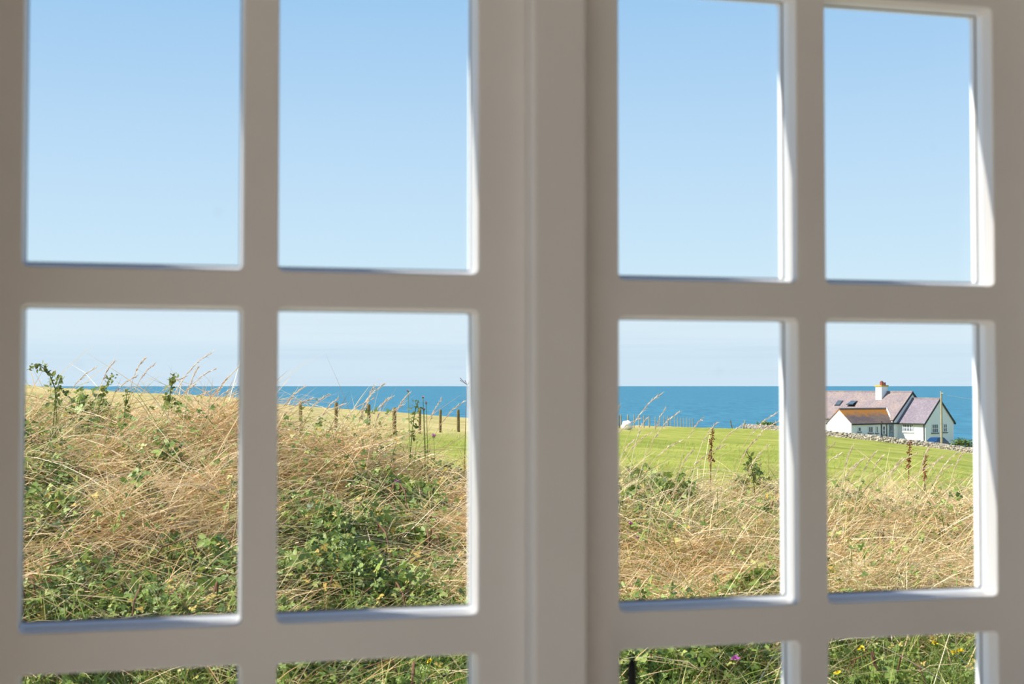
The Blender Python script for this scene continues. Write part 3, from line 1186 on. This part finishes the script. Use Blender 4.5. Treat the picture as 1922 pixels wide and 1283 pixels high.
def merge(parts):
    V, T, C, o = [], [], [], 0
    for v, t, c in parts:
        V.append(v)
        T.append(t + o)
        C.append(c)
        o += len(v)
    return np.concatenate(V), np.concatenate(T), np.concatenate(C)


def yimg(X, Y, h=0.2):
    return 723.4 + (EYE - (ground(X, Y) + h)) / Y * FPX


def ximg(X, Y):
    return 961 + X / Y * FPX


# where the bank is green: (pixel x, pixel y of the growth as the eye sees it, spreads, amount)
GREEN = [(170, 785, 45, 30, .75), (110, 800, 45, 40, .75), (60, 830, 25, 90, .8), (335, 835, 40, 25, .65), (255, 865, 32, 22, .65), (420, 865, 25, 30, .65), (230, 1010, 60, 22, .75), (1210, 950, 60, 60, .85), (1330, 930, 50, 35, .7), (95, 905, 60, 45, .95), (60, 960, 30, 60, .8), (220, 1120, 160, 60, .95), (400, 1050, 50, 90, .9), (90, 1140, 80, 60, .7), (180, 770, 60, 30, .4),
         (560, 960, 60, 90, .95), (660, 1080, 160, 80, .95), (740, 930, 60, 60, .9), (700, 1010, 90, 60, .7), (840, 880, 40, 50, .6), (560, 850, 30, 30, .5),
         (1225, 890, 50, 50, .95), (1180, 940, 50, 60, .6), (1400, 880, 40, 30, .6), (1290, 945, 130, 45, .62), (1240, 880, 200, 30, .45), (1440, 960, 40, 50, .6), (1760, 1000, 70, 45, .45),
         (1580, 940, 40, 40, .6), (1640, 1000, 60, 40, .45), (1800, 960, 40, 40, .35), (1700, 1085, 100, 20, .35), (1390, 1100, 60, 20, .5)]


def green_amount(X, Y):
    px, py = ximg(X, Y), yimg(X, Y)
    g = np.zeros_like(px)
    for cx, cy, sx, sy, a in GREEN:
        g = np.maximum(g, a * np.exp(-((px - cx) / sx) ** 2 / 2 - ((py - cy) / sy) ** 2 / 2) * 1.0)
    edge = np.interp(px, [0, 500, 900, 1150, 1900], [1150, 1130, 1120, 1150, 1140])
    g = np.maximum(g, .97 * sst(edge - 25, edge + 45, py + 25 * vnoise(X, Y, 2.3, 5)))
    return np.clip(g + .18 * vnoise(X, Y, 2.1, 2) * (g > .05), 0, 1)


def canopy(X, Y):
    px, py = ximg(X, Y), yimg(X, Y)
    h = .17 + .08 * vnoise(X, Y, 2.0, 8) + .10 * vnoise(X, Y, 4.2, 9)
    h += .16 * np.exp(-((px - 640) / 90) ** 2 / 2 - ((py - 860) / 40) ** 2 / 2)
    h += .10 * np.exp(-((px - 420) / 40) ** 2 / 2 - ((py - 800) / 70) ** 2 / 2)
    return np.clip(h, .06, .5) * sst(4.4, 5.6, Y)


def scatter(n, u0=-.46, u1=.46, y0=4.7, y1=9.8):
    Y = y0 + (y1 - y0) * rng.random(n) ** 1.0
    X = rng.uniform(u0, u1, n) * Y
    return X, Y


# --- matted dry grass
X, Y = scatter(170000)
g = green_amount(X, Y)
gap = np.clip((-.25 - vnoise(X, Y, 3.1, 12)) * 3, 0, 1)
keep = (rng.random(len(X)) > g * .90) & (rng.random(len(X)) > gap * .6)
X, Y, g = X[keep], Y[keep], g[keep]
N = len(X)
h = canopy(X, Y)
z = ground(X, Y) + h * rng.random(N) ** .55
kind = rng.random(N)
swirl = 0.9 * vnoise(X, Y, 1.6, 4)
az = np.where(kind < .55, rng.normal(.15, .55, N) + swirl, np.where(kind < .8, rng.normal(3.4, .6, N) + swirl, rng.uniform(0, 2 * np.pi, N)))
el = np.clip(rng.normal(.30, .38, N), -.5, 1.25)
L = rng.gamma(5, .055, N) + .08
W = rng.uniform(.0024, .0062, N)
droop = rng.uniform(.05, .55, N)
tint = np.clip(rng.normal(.55, .2, N) + .16 * vnoise(X, Y, 1.3, 6) + .08 * (X > 0), 0, .86)
tint = np.where(rng.random(N) < .10 + .12 * (X > 0), rng.uniform(.92, 1, N), tint)
p1 = blade_arrays(np.stack([X, Y, z], 1), az, el, L, W, droop, tint, 3)
# long loose straws lying on the mat
X, Y = scatter(5200)
g = green_amount(X, Y)
keep = rng.random(len(X)) > g * .88
X, Y = X[keep], Y[keep]
N = len(X)
z = ground(X, Y) + canopy(X, Y) * 1.05
az = np.where(rng.random(N) < .65, rng.normal(.2, .5, N), rng.normal(3.3, .5, N))
el = rng.normal(.35, .3, N)
p2 = blade_arrays(np.stack([X, Y, z], 1), az, el, rng.uniform(.35, .8, N), rng.uniform(.004, .0065, N), rng.uniform(.1, .6, N), rng.uniform(.5, .86, N), 4, rng.uniform(.3, .9, N))
# fine upright stems over the crest
X, Y = scatter(6000, -.46, .46, 7.6, 10.4)
uu = X / Y
keep = rng.random(len(X)) < np.interp(uu, [-.46, -.2, -.16, -.03, .07, .46], [.45, .45, .12, .12, 1, 1])
X, Y = X[keep], Y[keep]
N = len(X)
z = ground(X, Y)
p3 = blade_arrays(np.stack([X, Y, z], 1), rng.normal(.1, .5, N), rng.normal(1.0, .2, N), rng.uniform(.2, .44, N) * (1 + .35 * (X > 0)), rng.uniform(.0018, .0032, N), rng.uniform(.1, .45, N), rng.uniform(.45, .86, N), 4)
v, t, c = merge([p1, p2, p3])
tag(link('dry_grass', tri_mesh('dry_grass', v, t, c), STRAW), 'matted straw-coloured dry grass covering the bank outside the window', 'grass', kind='stuff')

# --- fresh green grass, thick along the foot of the bank
X, Y = scatter(95000, y0=4.5, y1=9.2)
g = green_amount(X, Y)
base_zone = sst(1090, 1180, yimg(X, Y))
keep = rng.random(len(X)) < np.clip(g * (.22 + .6 * base_zone) + .06 + .12 * (X > .4), 0, 1)
X, Y, g = X[keep], Y[keep], g[keep]
N = len(X)
z = ground(X, Y) + canopy(X, Y) * rng.random(N) * .9
az = rng.uniform(0, 2 * np.pi, N)
el = np.clip(rng.normal(.95, .3, N), .1, 1.5)
p1 = blade_arrays(np.stack([X, Y, z], 1), az, el, rng.gamma(6, .035, N) + .06, rng.uniform(.003, .0065, N), rng.uniform(.15, .75, N), np.clip(rng.normal(.48, .26, N), 0, 1), 4)
v, t, c = p1
tag(link('green_grass', tri_mesh('green_grass', v, t, c), GREENG), 'fresh green grass growing along the foot of the bank and between the brambles', 'grass', kind='stuff')

# --- pasture grass just beyond the crest
n = 34000
d = 10 + 60 * rng.random(n) ** 1.8
X = rng.uniform(-.42, .42, n) * d
N = n
z = ground(X, d) - .02
far_side = X + 14.5 - .19 * d < 0
tint = np.where(far_side, rng.uniform(.6, 1, N), np.clip(rng.normal(.3, .22, N), 0, 1))
p1 = blade_arrays(np.stack([X, d, z], 1), rng.normal(.2, .9, N), rng.normal(1.0, .25, N), rng.uniform(.10, .26, N), rng.uniform(.004, .008, N) * (1 + d / 60), rng.uniform(.1, .5, N), tint, 3)
v, t, c = p1
tag(link('pasture_grass', tri_mesh('pasture_grass', v, t, c), OLIVE), 'short green pasture grass of the field behind the bank', 'grass', kind='stuff')


# --- leaves
def leaflet():
    V = np.array([[0, 0, 0], [.28, .27, .05], [.62, .27, .04], [1, 0, -.06], [.62, -.27, .04], [.28, -.27, .05], [.5, 0, -.02]])
    T = np.array([[6, 0, 1], [6, 1, 2], [6, 2, 3], [6, 3, 4], [6, 4, 5], [6, 5, 0]])
    return V, T


def trifoliate():
    V0, T0 = leaflet()
    Vs, Ts = [], []
    for k, (ang, s, ox) in enumerate(((0, 1.0, .12), (1.15, .8, .02), (-1.15, .8, .02))):
        R = np.array([[math.cos(ang), -math.sin(ang), 0], [math.sin(ang), math.cos(ang), 0], [0, 0, 1]])
        Vs.append((V0 * s + [ox, 0, 0]) @ R.T)
        Ts.append(T0 + 7 * k)
    return np.concatenate(Vs), np.concatenate(Ts)


TV, TT = trifoliate()
LV, LT = leaflet()


def place_leaves(P, size, up_bias, tint, tmplV=None, tmplT=None):
    tv = TV if tmplV is None else tmplV
    tt = TT if tmplT is None else tmplT
    N = len(P)
    nrm = rng.normal(0, .55, (N, 3)) + np.asarray(up_bias)
    nrm /= np.linalg.norm(nrm, axis=1, keepdims=True)
    ax = rng.normal(0, 1, (N, 3))
    ax -= nrm * (ax * nrm).sum(1, keepdims=True)
    ax /= np.linalg.norm(ax, axis=1, keepdims=True)
    ay = np.cross(nrm, ax)
    V = P[:, None] + size[:, None, None] * (tv[None, :, 0, None] * ax[:, None] + tv[None, :, 1, None] * ay[:, None] + tv[None, :, 2, None] * nrm[:, None])
    T = (tt[None] + (np.arange(N) * len(tv))[:, None, None]).reshape(-1, 3)
    return V.reshape(-1, 3), T, np.repeat(tint, len(tv))


# small leaves of clover, nettle and herbs threaded through the grass
X, Y = scatter(46000, y0=4.6, y1=9.0)
g = green_amount(X, Y)
keep = rng.random(len(X)) < g * .8 + .10 + .14 * (vnoise(X, Y, 2.7, 21) > .25)
X, Y = X[keep], Y[keep]
N = len(X)
P = np.stack([X, Y, ground(X, Y) + canopy(X, Y) * rng.uniform(.4, 1.6, N)], 1)
v, t, c = place_leaves(P, rng.uniform(.015, .034, N), (-.1, -.35, .8), np.clip(rng.normal(.55, .25, N), 0, 1))
tag(link('herb_leaves', tri_mesh('herb_leaves', v, t, c), LEAF), 'small green herb leaves threaded through the grass of the bank', 'leaves', kind='stuff')

BUSHES = [  # pixel x, pixel y, radius, label
    (110, 900, .24, 'bramble patch at the left glazing edge, highest in the leftmost pane'),
    (66, 965, .18, 'small bramble clump hugging the left edge of the leftmost pane'),
    (80, 1120, .20, 'bramble clump in the bottom left corner of the leftmost pane'),
    (190, 1062, .22, 'dark bramble clump around the shadowy hollow in the leftmost pane'),
    (275, 1118, .24, 'bramble spray among green grass at the bottom middle of the leftmost pane'),
    (398, 1030, .24, 'broad bramble clump at the lower right of the leftmost pane'),
    (415, 1110, .20, 'bramble clump in the bottom right corner of the leftmost pane'),
    (325, 880, .12, 'tiny bramble sprig among straw in the upper right of the leftmost pane'),
    (265, 930, .12, 'tiny bramble sprig in the straw at the centre of the leftmost pane'),
    (545, 955, .24, 'bramble clump at the left edge of the pane with the straw mound, below the mound'),
    (600, 1015, .26, 'bright bramble clump left of centre below the straw mound'),
    (560, 1090, .22, 'bramble clump in the bottom left corner of the pane with the straw mound'),
    (655, 1075, .28, 'largest bramble clump, bottom centre of the pane with the straw mound'),
    (745, 925, .24, 'dark bramble clump right of the straw mound'),
    (700, 1000, .22, 'bramble clump behind the crossing straws under the straw mound'),
    (800, 1010, .18, 'bramble clump beside pale straw at the right of the pane with the straw mound'),
    (735, 1110, .22, 'bramble spray with pale leaves along the bottom right of the pane with the straw mound'),
    (838, 890, .16, 'small bramble clump by the right edge of the pane with the straw mound'),
    (1225, 890, .26, 'bramble clump on the crest just right of the mullion'),
    (1178, 945, .16, 'small bramble clump by the mullion below the crest'),
    (1412, 872, .13, 'dark leafy bramble tip standing over the grass near the right glazing bar'),
    (1410, 1105, .14, 'small bramble sprig under the straw in the pane right of the mullion'),
    (1345, 1235, .22, 'bright bramble clump in the lowest pane right of the mullion'),
    (1190, 1250, .18, 'bramble clump behind the black rod in the lowest pane'),
    (600, 1262, .24, 'bramble clump in the lowest pane of the second column'),
    (780, 1258, .24, 'bramble clump in the lowest pane of the second column, by the mullion'),
    (150, 1275, .2, 'bramble clump in the lowest pane of the first column'),
    (1275, 935, .16, 'low bramble clump under the crest, between the mullion and the dock stalk'),
    (1440, 950, .13, 'bramble clump at the right edge of the pane with the dock stalk'),
    (62, 835, .15, 'bramble clump by the left edge below the arching shoot'),
    (170, 795, .15, 'low bramble clump on the crest under the leafy nettle tip'),
    (1640, 1012, .12, 'small bramble sprig in the straw of the rightmost pane'),
    (1590, 935, .12, 'bramble sprig at the left edge of the rightmost pane'),
    (1660, 1250, .16, 'bramble sprig among long grass in the lowest rightmost pane')]

leaf_meshes = []
for k in range(5):
    v, t, c = place_leaves(np.zeros((1, 3)), np.array([.042 + .004 * k]), (-.1, -.4, .8), np.array([.2 + .13 * k]))
    me = tri_mesh('leaf', v, t, c)
    me.materials.append(LEAF)
    leaf_meshes.append(me)

YS = np.linspace(4.9, 9.3, 400)


def find_y(px, py, h=.2):
    u = (px - 961) / FPX
    yy = yimg(u * YS, YS, h)
    return float(YS[np.argmin(np.abs(yy - py))])


for (px, py, rad, lb) in BUSHES:
    Yb = find_y(px, py)
    Xb = (px - 961) / FPX * Yb
    root = empty('bramble_bush', (Xb, Yb, ground1(Xb, Yb)))
    tag(root, lb, 'bramble', 'brambles on the bank')
    n = int(11500 * rad * rad) + 50
    rr = rad * np.sqrt(rng.random(n)) * 1.15
    aa = rng.uniform(0, 2 * np.pi, n)
    dx, dy = rr * np.cos(aa) * 1.15, rr * np.sin(aa) * 1.1
    zz = ground(Xb + dx, Yb + dy) - root.location.z + (canopy(Xb + dx, Yb + dy) * .95 + .09) * (1 - .5 * (rr / (rad * 1.2)) ** 2) * rng.uniform(.55, 1.12, n)
    P = np.stack([dx, dy, zz], 1)
    v, t, c = place_leaves(P, rng.uniform(.020, .040, n), (-.15, -.45, .75), np.clip(rng.normal(.45, .28, n) + .15 * vnoise(P[:, 0], P[:, 1], 6, 3), 0, 1))
    tag(link('foliage', tri_mesh('foliage', v, t, c), LEAF, root), kind='stuff')
    for k in range(3):
        bm = bmesh.new()
        a = random.uniform(0, 6.28)
        q = [Vector((0, 0, 0)), Vector((math.cos(a) * rad * .4, math.sin(a) * rad * .4, .26)), Vector((math.cos(a) * rad * .9, math.sin(a) * rad * .9, .22)), Vector((math.cos(a) * rad * 1.3, math.sin(a) * rad * 1.3, .06))]
        tube(bm, q, [.005, .0045, .004, .002], 5)
        obj('cane', bm, CANE, root)
    for k in range(9):
        a, rr1 = random.uniform(0, 6.28), rad * random.uniform(.1, .9)
        lx, ly = rr1 * math.cos(a), -abs(rr1 * math.sin(a)) * .8
        o = link('leaf', leaf_meshes[k % 5], parent=root)
        o.location = (lx, ly, ground1(Xb + lx, Yb + ly) - root.location.z + (float(canopy(np.array([Xb + lx]), np.array([Yb + ly]))[0]) * .95 + .13) * 1.1 * (1 - .5 * (rr1 / (rad * 1.2)) ** 2))
        o.rotation_euler = (random.uniform(-.4, .4), random.uniform(-.4, .4), random.uniform(0, 6.28))


# ------------------------------------------------------------------ single stems and flowers on the crest
def curve_pts(base, tip, nod, n=7):
    """from base up to tip, the last part bending over towards +x by nod"""
    out = []
    mid = base + Vector(((tip.x - base.x) * .22, 0, (tip.z - base.z) * .85))
    for i in range(n):
        t = i / (n - 1)
        p = base * (1 - t) ** 2 + mid * 2 * t * (1 - t) + tip * t * t
        out.append(p)
    if nod:
        out.append(tip + Vector((nod, 0, nod * .25)))
        out.append(tip + Vector((nod * 2.1, 0, -nod * .1)))
    return out


def stem_tube(name, pts, r0, r1, mat, parent, tint=.6):
    bm = bmesh.new()
    n = len(pts)
    tube(bm, pts, [r0 + (r1 - r0) * i / (n - 1) for i in range(n)], 4)
    bmesh.ops.triangulate(bm, faces=bm.faces)
    me = bpy.data.meshes.new(name)
    bm.to_mesh(me)
    bm.free()
    at = me.attributes.new('tint', 'FLOAT', 'POINT')
    at.data.foreach_set('value', np.full(len(me.vertices), tint, dtype=np.float32))
    return link(name, me, mat, parent)


def grass_stem(px, py, Y, h, lean, nod, label, group):
    tip = un(px, py, Y)
    bxp = tip.x - lean * h
    gz = ground1(bxp, Y)
    root = empty('grass_stem', (bxp, Y, gz))
    tag(root, label, 'grass stem', group)
    pts = curve_pts(Vector((0, 0, 0)), Vector((tip.x - bxp, 0, tip.z - gz)), nod)
    stem_tube('stalk', pts, .0018, .0013, STEM, root, random.random())
    # seed head: small spikelets along the last part
    head = pts[-3:]
    n = 46
    P, az, el = [], [], []
    dirv = (head[-1] - head[0]).normalized()
    for i in range(n):
        t = i / (n - 1) * (len(head) - 1.001)
        k = int(t)
        p = head[k].lerp(head[k + 1], t - k)
        P.append(p)
    P = np.array([list(p) for p in P])
    base_az = math.atan2(dirv.y, dirv.x) if abs(dirv.x) > 1e-4 else 0
    base_el = math.asin(max(-1, min(1, dirv.z)))
    az = base_az + rng.normal(0, .4, n)
    el = base_el + rng.normal(0, .28, n)
    v, t, c = blade_arrays(P, az, el, rng.uniform(.014, .030, n), rng.uniform(.003, .006, n), np.full(n, .1), rng.uniform(0, 1, n), 2)
    link('seed_head', tri_mesh('seed_head', v, t, c), HEAD, root)


S1 = [(180, 690), (215, 678), (272, 673), (291, 683), (372, 690), (398, 662), (405, 692), (430, 706), (436, 728), (350, 706), (366, 722), (390, 735), (415, 728), (255, 706)]
S2 = [(572, 726), (618, 740), (634, 748), (645, 758), (703, 724), (722, 720), (738, 744), (768, 738), (727, 748), (829, 750), (872, 753), (585, 748), (757, 760), (700, 748), (540, 757), (690, 757)]
S3 = [(1243, 738), (1249, 767), (1274, 774), (1164, 762), (1200, 785), (1213, 786), (1318, 786), (1345, 794), (1458, 775), (1462, 790), (1222, 812), (1280, 826), (1418, 826), (1440, 838), (1300, 846), (1190, 826), (1390, 800), (1360, 836)]
S4 = [(1566, 832), (1601, 838), (1642, 850), (1578, 852), (1622, 860), (1658, 856), (1692, 862), (1722, 850), (1746, 838), (1771, 856), (1800, 848), (1813, 842), (1752, 870), (1786, 872), (1606, 872), (1680, 878)]
for lst, lb, gr in ((S1, 'feathery grass stem over the crest in the leftmost pane', 'grass stems in the leftmost pane'),
                    (S2, 'pale grass stem before the sea near the fence posts', 'grass stems by the fence posts'),
                    (S3, 'pale grass stem over the field right of the mullion', 'grass stems right of the mullion'),
                    (S4, 'pale grass stem arching over the field below the cottage', 'grass stems below the cottage')):
    ORD = ['first', 'second', 'third', 'fourth', 'fifth', 'sixth', 'seventh', 'eighth', 'ninth', 'tenth', 'eleventh', 'twelfth', 'thirteenth', 'fourteenth', 'fifteenth', 'sixteenth', 'seventeenth', 'eighteenth', 'nineteenth']
    for i_, (px, py) in enumerate(sorted(lst)):
        Yk = random.uniform(7.8, 9.0)
        hgt = .5
        grass_stem(px, py, Yk, hgt, random.uniform(.2, .75), 0, '%s, %s from the left' % (lb, ORD[i_]), gr)


def leafy_stalk(name, px, py, Y, lean, nleaf, lsize, mat, label, cat, top_frac=1.0, dock=False, arch=None):
    tip = un(px, py, Y)
    bxp = tip.x - lean
    gz = ground1(bxp, Y)
    root = empty(name, (bxp, Y, gz))
    tag(root, label, cat)
    tl = Vector((tip.x - bxp, 0, tip.z - gz))
    pts = curve_pts(Vector((0, 0, 0)), tl, 0, 8) if arch is None else [Vector(a) for a in arch(tl)]
    stem_tube('stalk', pts, .004, .002, DOCK if dock else HERB, root, .3)
    n = nleaf
    P = []
    for i in range(n):
        t = (1 - top_frac * (1 - (i + .5) / n)) * (len(pts) - 1.001)
        k = int(t)
        P.append(list(pts[k].lerp(pts[k + 1], t - k)))
    P = np.array(P)
    if not dock:
        P = P + rng.normal(0, .012, P.shape)
    if dock:
        P = np.repeat(P, 4, axis=0) + rng.normal(0, .008, (4 * n, 3))
        n *= 4
    taper = np.linspace(1.1, .55, n)
    v, t, c = place_leaves(P, lsize * taper * rng.uniform(.7, 1.2, n), (0, -.3, .5), rng.uniform(0, 1, n), LV, LT)
    link('seed_cluster' if dock else 'foliage', tri_mesh('foliage', v, t, c), mat, root)


leafy_stalk('nettle', 213, 703, 8.2, .12, 46, .040, HERB, 'leafy green nettle tip against the sky at the left of the leftmost pane', 'nettle', .5)
leafy_stalk('nettle', 328, 700, 8.2, .05, 60, .040, HERB, 'leafy herb top with yellowing leaves before the sea in the leftmost pane', 'nettle', .55)
leafy_stalk('nettle', 240, 733, 8.0, .03, 30, .032, HERB, 'short dark herb tip just left of the taller nettle in the leftmost pane', 'nettle', .5)
leafy_stalk('nettle', 114, 708, 8.1, .05, 46, .040, HERB, 'nettle top beside the arching bramble shoot', 'nettle', .5)
leafy_stalk('nettle', 785, 752, 8.3, .06, 50, .034, HERB, 'leafy herb stalk hiding a fence post among pink flowers', 'nettle', .5)
leafy_stalk('dock_stalk', 1338, 802, 9.3, .02, 26, .020, DOCK, 'rust brown dock seed stalk over the green field right of the mullion', 'dock', .55, True)
leafy_stalk('dock_stalk', 1709, 826, 9.4, .02, 26, .018, DOCK, 'rust brown dock seed stalk below the cottage', 'dock', .5, True)
leafy_stalk('dock_stalk', 1737, 852, 9.3, .01, 24, .017, DOCK, 'reddish dock seed stalk below the utility pole', 'dock', .5, True)
leafy_stalk('herb_shoot', 1402, 848, 8.9, -.06, 40, .045, HERB, 'dark leafy shoot leaning left over the grass near the right glazing bar', 'herb', .6)
leafy_stalk('bramble_shoot', 57, 690, 8.0, -.13, 60, .036, HERB, 'bramble shoot arching to the left against the sky', 'bramble', .6,
            arch=lambda t: [(0, 0, 0), (.02, 0, t.z * .5), (.01, 0, t.z * .8), (-.03, 0, t.z * .97), (-.08, 0, t.z * 1.02), (-.13, 0, t.z)])


def flower(name, px, py, Y, mat, size, label, cat, group, petals=14, hgt=.35):
    tip = un(px, py, Y)
    gz = ground1(tip.x, Y)
    if tip.z - gz < .08:
        gz = tip.z - .12
    root = empty(name, (tip.x, Y, gz))
    tag(root, label, cat, group)
    tl = Vector((0, 0, tip.z - gz))
    stem_tube('stalk', [Vector((0, 0.02, 0)), tl * .5 + Vector((.01, .01, 0)), tl], .0022, .0016, GREENSTEM, root)
    P = np.repeat(np.array([[0, 0, tl.z]]), petals, 0)
    az = rng.uniform(0, 6.28, petals)
    el = rng.uniform(-.1, 1.3, petals)
    v, t, c = blade_arrays(P, az, el, np.full(petals, size), np.full(petals, size * .55), np.full(petals, .2), np.ones(petals), 2)
    link('petals', tri_mesh('petals', v, t, c), mat, root)
    bm = bmesh.new()
    bmesh.ops.create_icosphere(bm, subdivisions=1, radius=size * .42, matrix=Matrix.Translation((0, 0, tl.z - size * .2)))
    obj('flower_head', bm, GREENSTEM, root)


for (px, py, lb) in ((1183, 984, 'purple knapweed flower by the mullion, upper of two'), (1200, 1008, 'purple knapweed flower by the mullion, lower of two'),
                     (1380, 1236, 'purple knapweed flower in the lowest pane right of the mullion'), (814, 818, 'purple knapweed flower in the grass below the fence posts'),
                     (745, 905, 'purple knapweed flower on the dark brambles right of the straw mound')):
    flower('knapweed', px, py, find_y(px, py, .26) if py > 860 else 8.4, PINK, .024, lb, 'flower', 'purple knapweed flowers')
for (px, py, lb) in ((1617, 1217, 'yellow flower at the top left of the lowest rightmost pane'), (1573, 1263, 'yellow flower at the left edge of the lowest rightmost pane'),
                     (1755, 1206, 'yellow flower near the top of the lowest rightmost pane'), (1790, 1226, 'yellow flower, left one of the pair in the lowest rightmost pane'),
                     (1802, 1222, 'yellow flower, right one of the pair in the lowest rightmost pane'), (806, 1240, 'pale yellow flower in the lowest pane left of the mullion')):
    flower('yellow_flower', px, py, find_y(px, py, .27), YELLOW, .02, lb, 'flower', 'yellow flowers')
for (px, py, lb) in ((794, 745, 'pale pink willowherb tip beside a hidden fence post, topmost'), (800, 756, 'pale pink willowherb flower below the topmost one'),
                     (796, 768, 'pale pink willowherb flower lowest beside the hidden fence post'), (766, 733, 'small whitish willowherb tip before the sea')):
    flower('willowherb', px, py, 8.3, PALEPINK, .014, lb, 'flower', 'willowherb by the fence', 10)

# umbellifer skeleton at the mullion edge
tip = un(870, 712, 8.2)
gz = ground1(tip.x, 8.2)
root = empty('umbellifer', (tip.x, 8.2, gz))
tag(root, 'dry umbellifer seed head at the edge of the pane left of the mullion', 'seed head')
stem_tube('stalk', [Vector((0, 0, 0)), Vector((.01, 0, (tip.z - gz) * .6)), Vector((.02, 0, tip.z - gz - .03))], .002, .0014, DOCK, root, .2)
for k in range(7):
    a = k * 6.28 / 7
    e = Vector((.02 + .045 * math.cos(a), .03 * math.sin(a), tip.z - gz + .01 * math.sin(k * 2)))
    stem_tube('ray', [Vector((.02, 0, tip.z - gz - .03)), e], .001, .0016, DOCK, root, .1)

# ------------------------------------------------------------------ bushes by the stone wall
for (px, py, d, rx, rz, lb) in ((1438, 799, 224, 2.0, .9, 'dark green bush behind the left part of the stone wall'), (1806, 836, 188, 2.4, 1.2, 'green bushes behind the stone wall right of the cottage gable')):
    p = un(px, py, d)
    gz = ground1(p.x, p.y)
    root = empty('bush', (p.x, p.y, gz))
    tag(root, lb, 'bush')
    n = 900
    q = rng.normal(0, 1, (n, 3))
    q /= np.linalg.norm(q, axis=1, keepdims=True)
    q *= rng.uniform(.6, 1, (n, 1))
    q[:, 2] = np.abs(q[:, 2])
    top = p.z - gz + .2
    P = q * np.array([rx, 1.0, top + rz * .6]) * (1 + .15 * vnoise(q[:, 0], q[:, 1], 5, 2))[:, None]
    v, t, c = place_leaves(P, rng.uniform(.2, .38, n), (-.2, -.3, .7), rng.uniform(0, 1, n), LV, LT)
    tag(link('foliage', tri_mesh('foliage', v, t, c), BUSH, root), kind='stuff')
    stem_tube('stem', [Vector((0, 0, -.1)), Vector((0, 0, .7))], .08, .05, CANE, root)
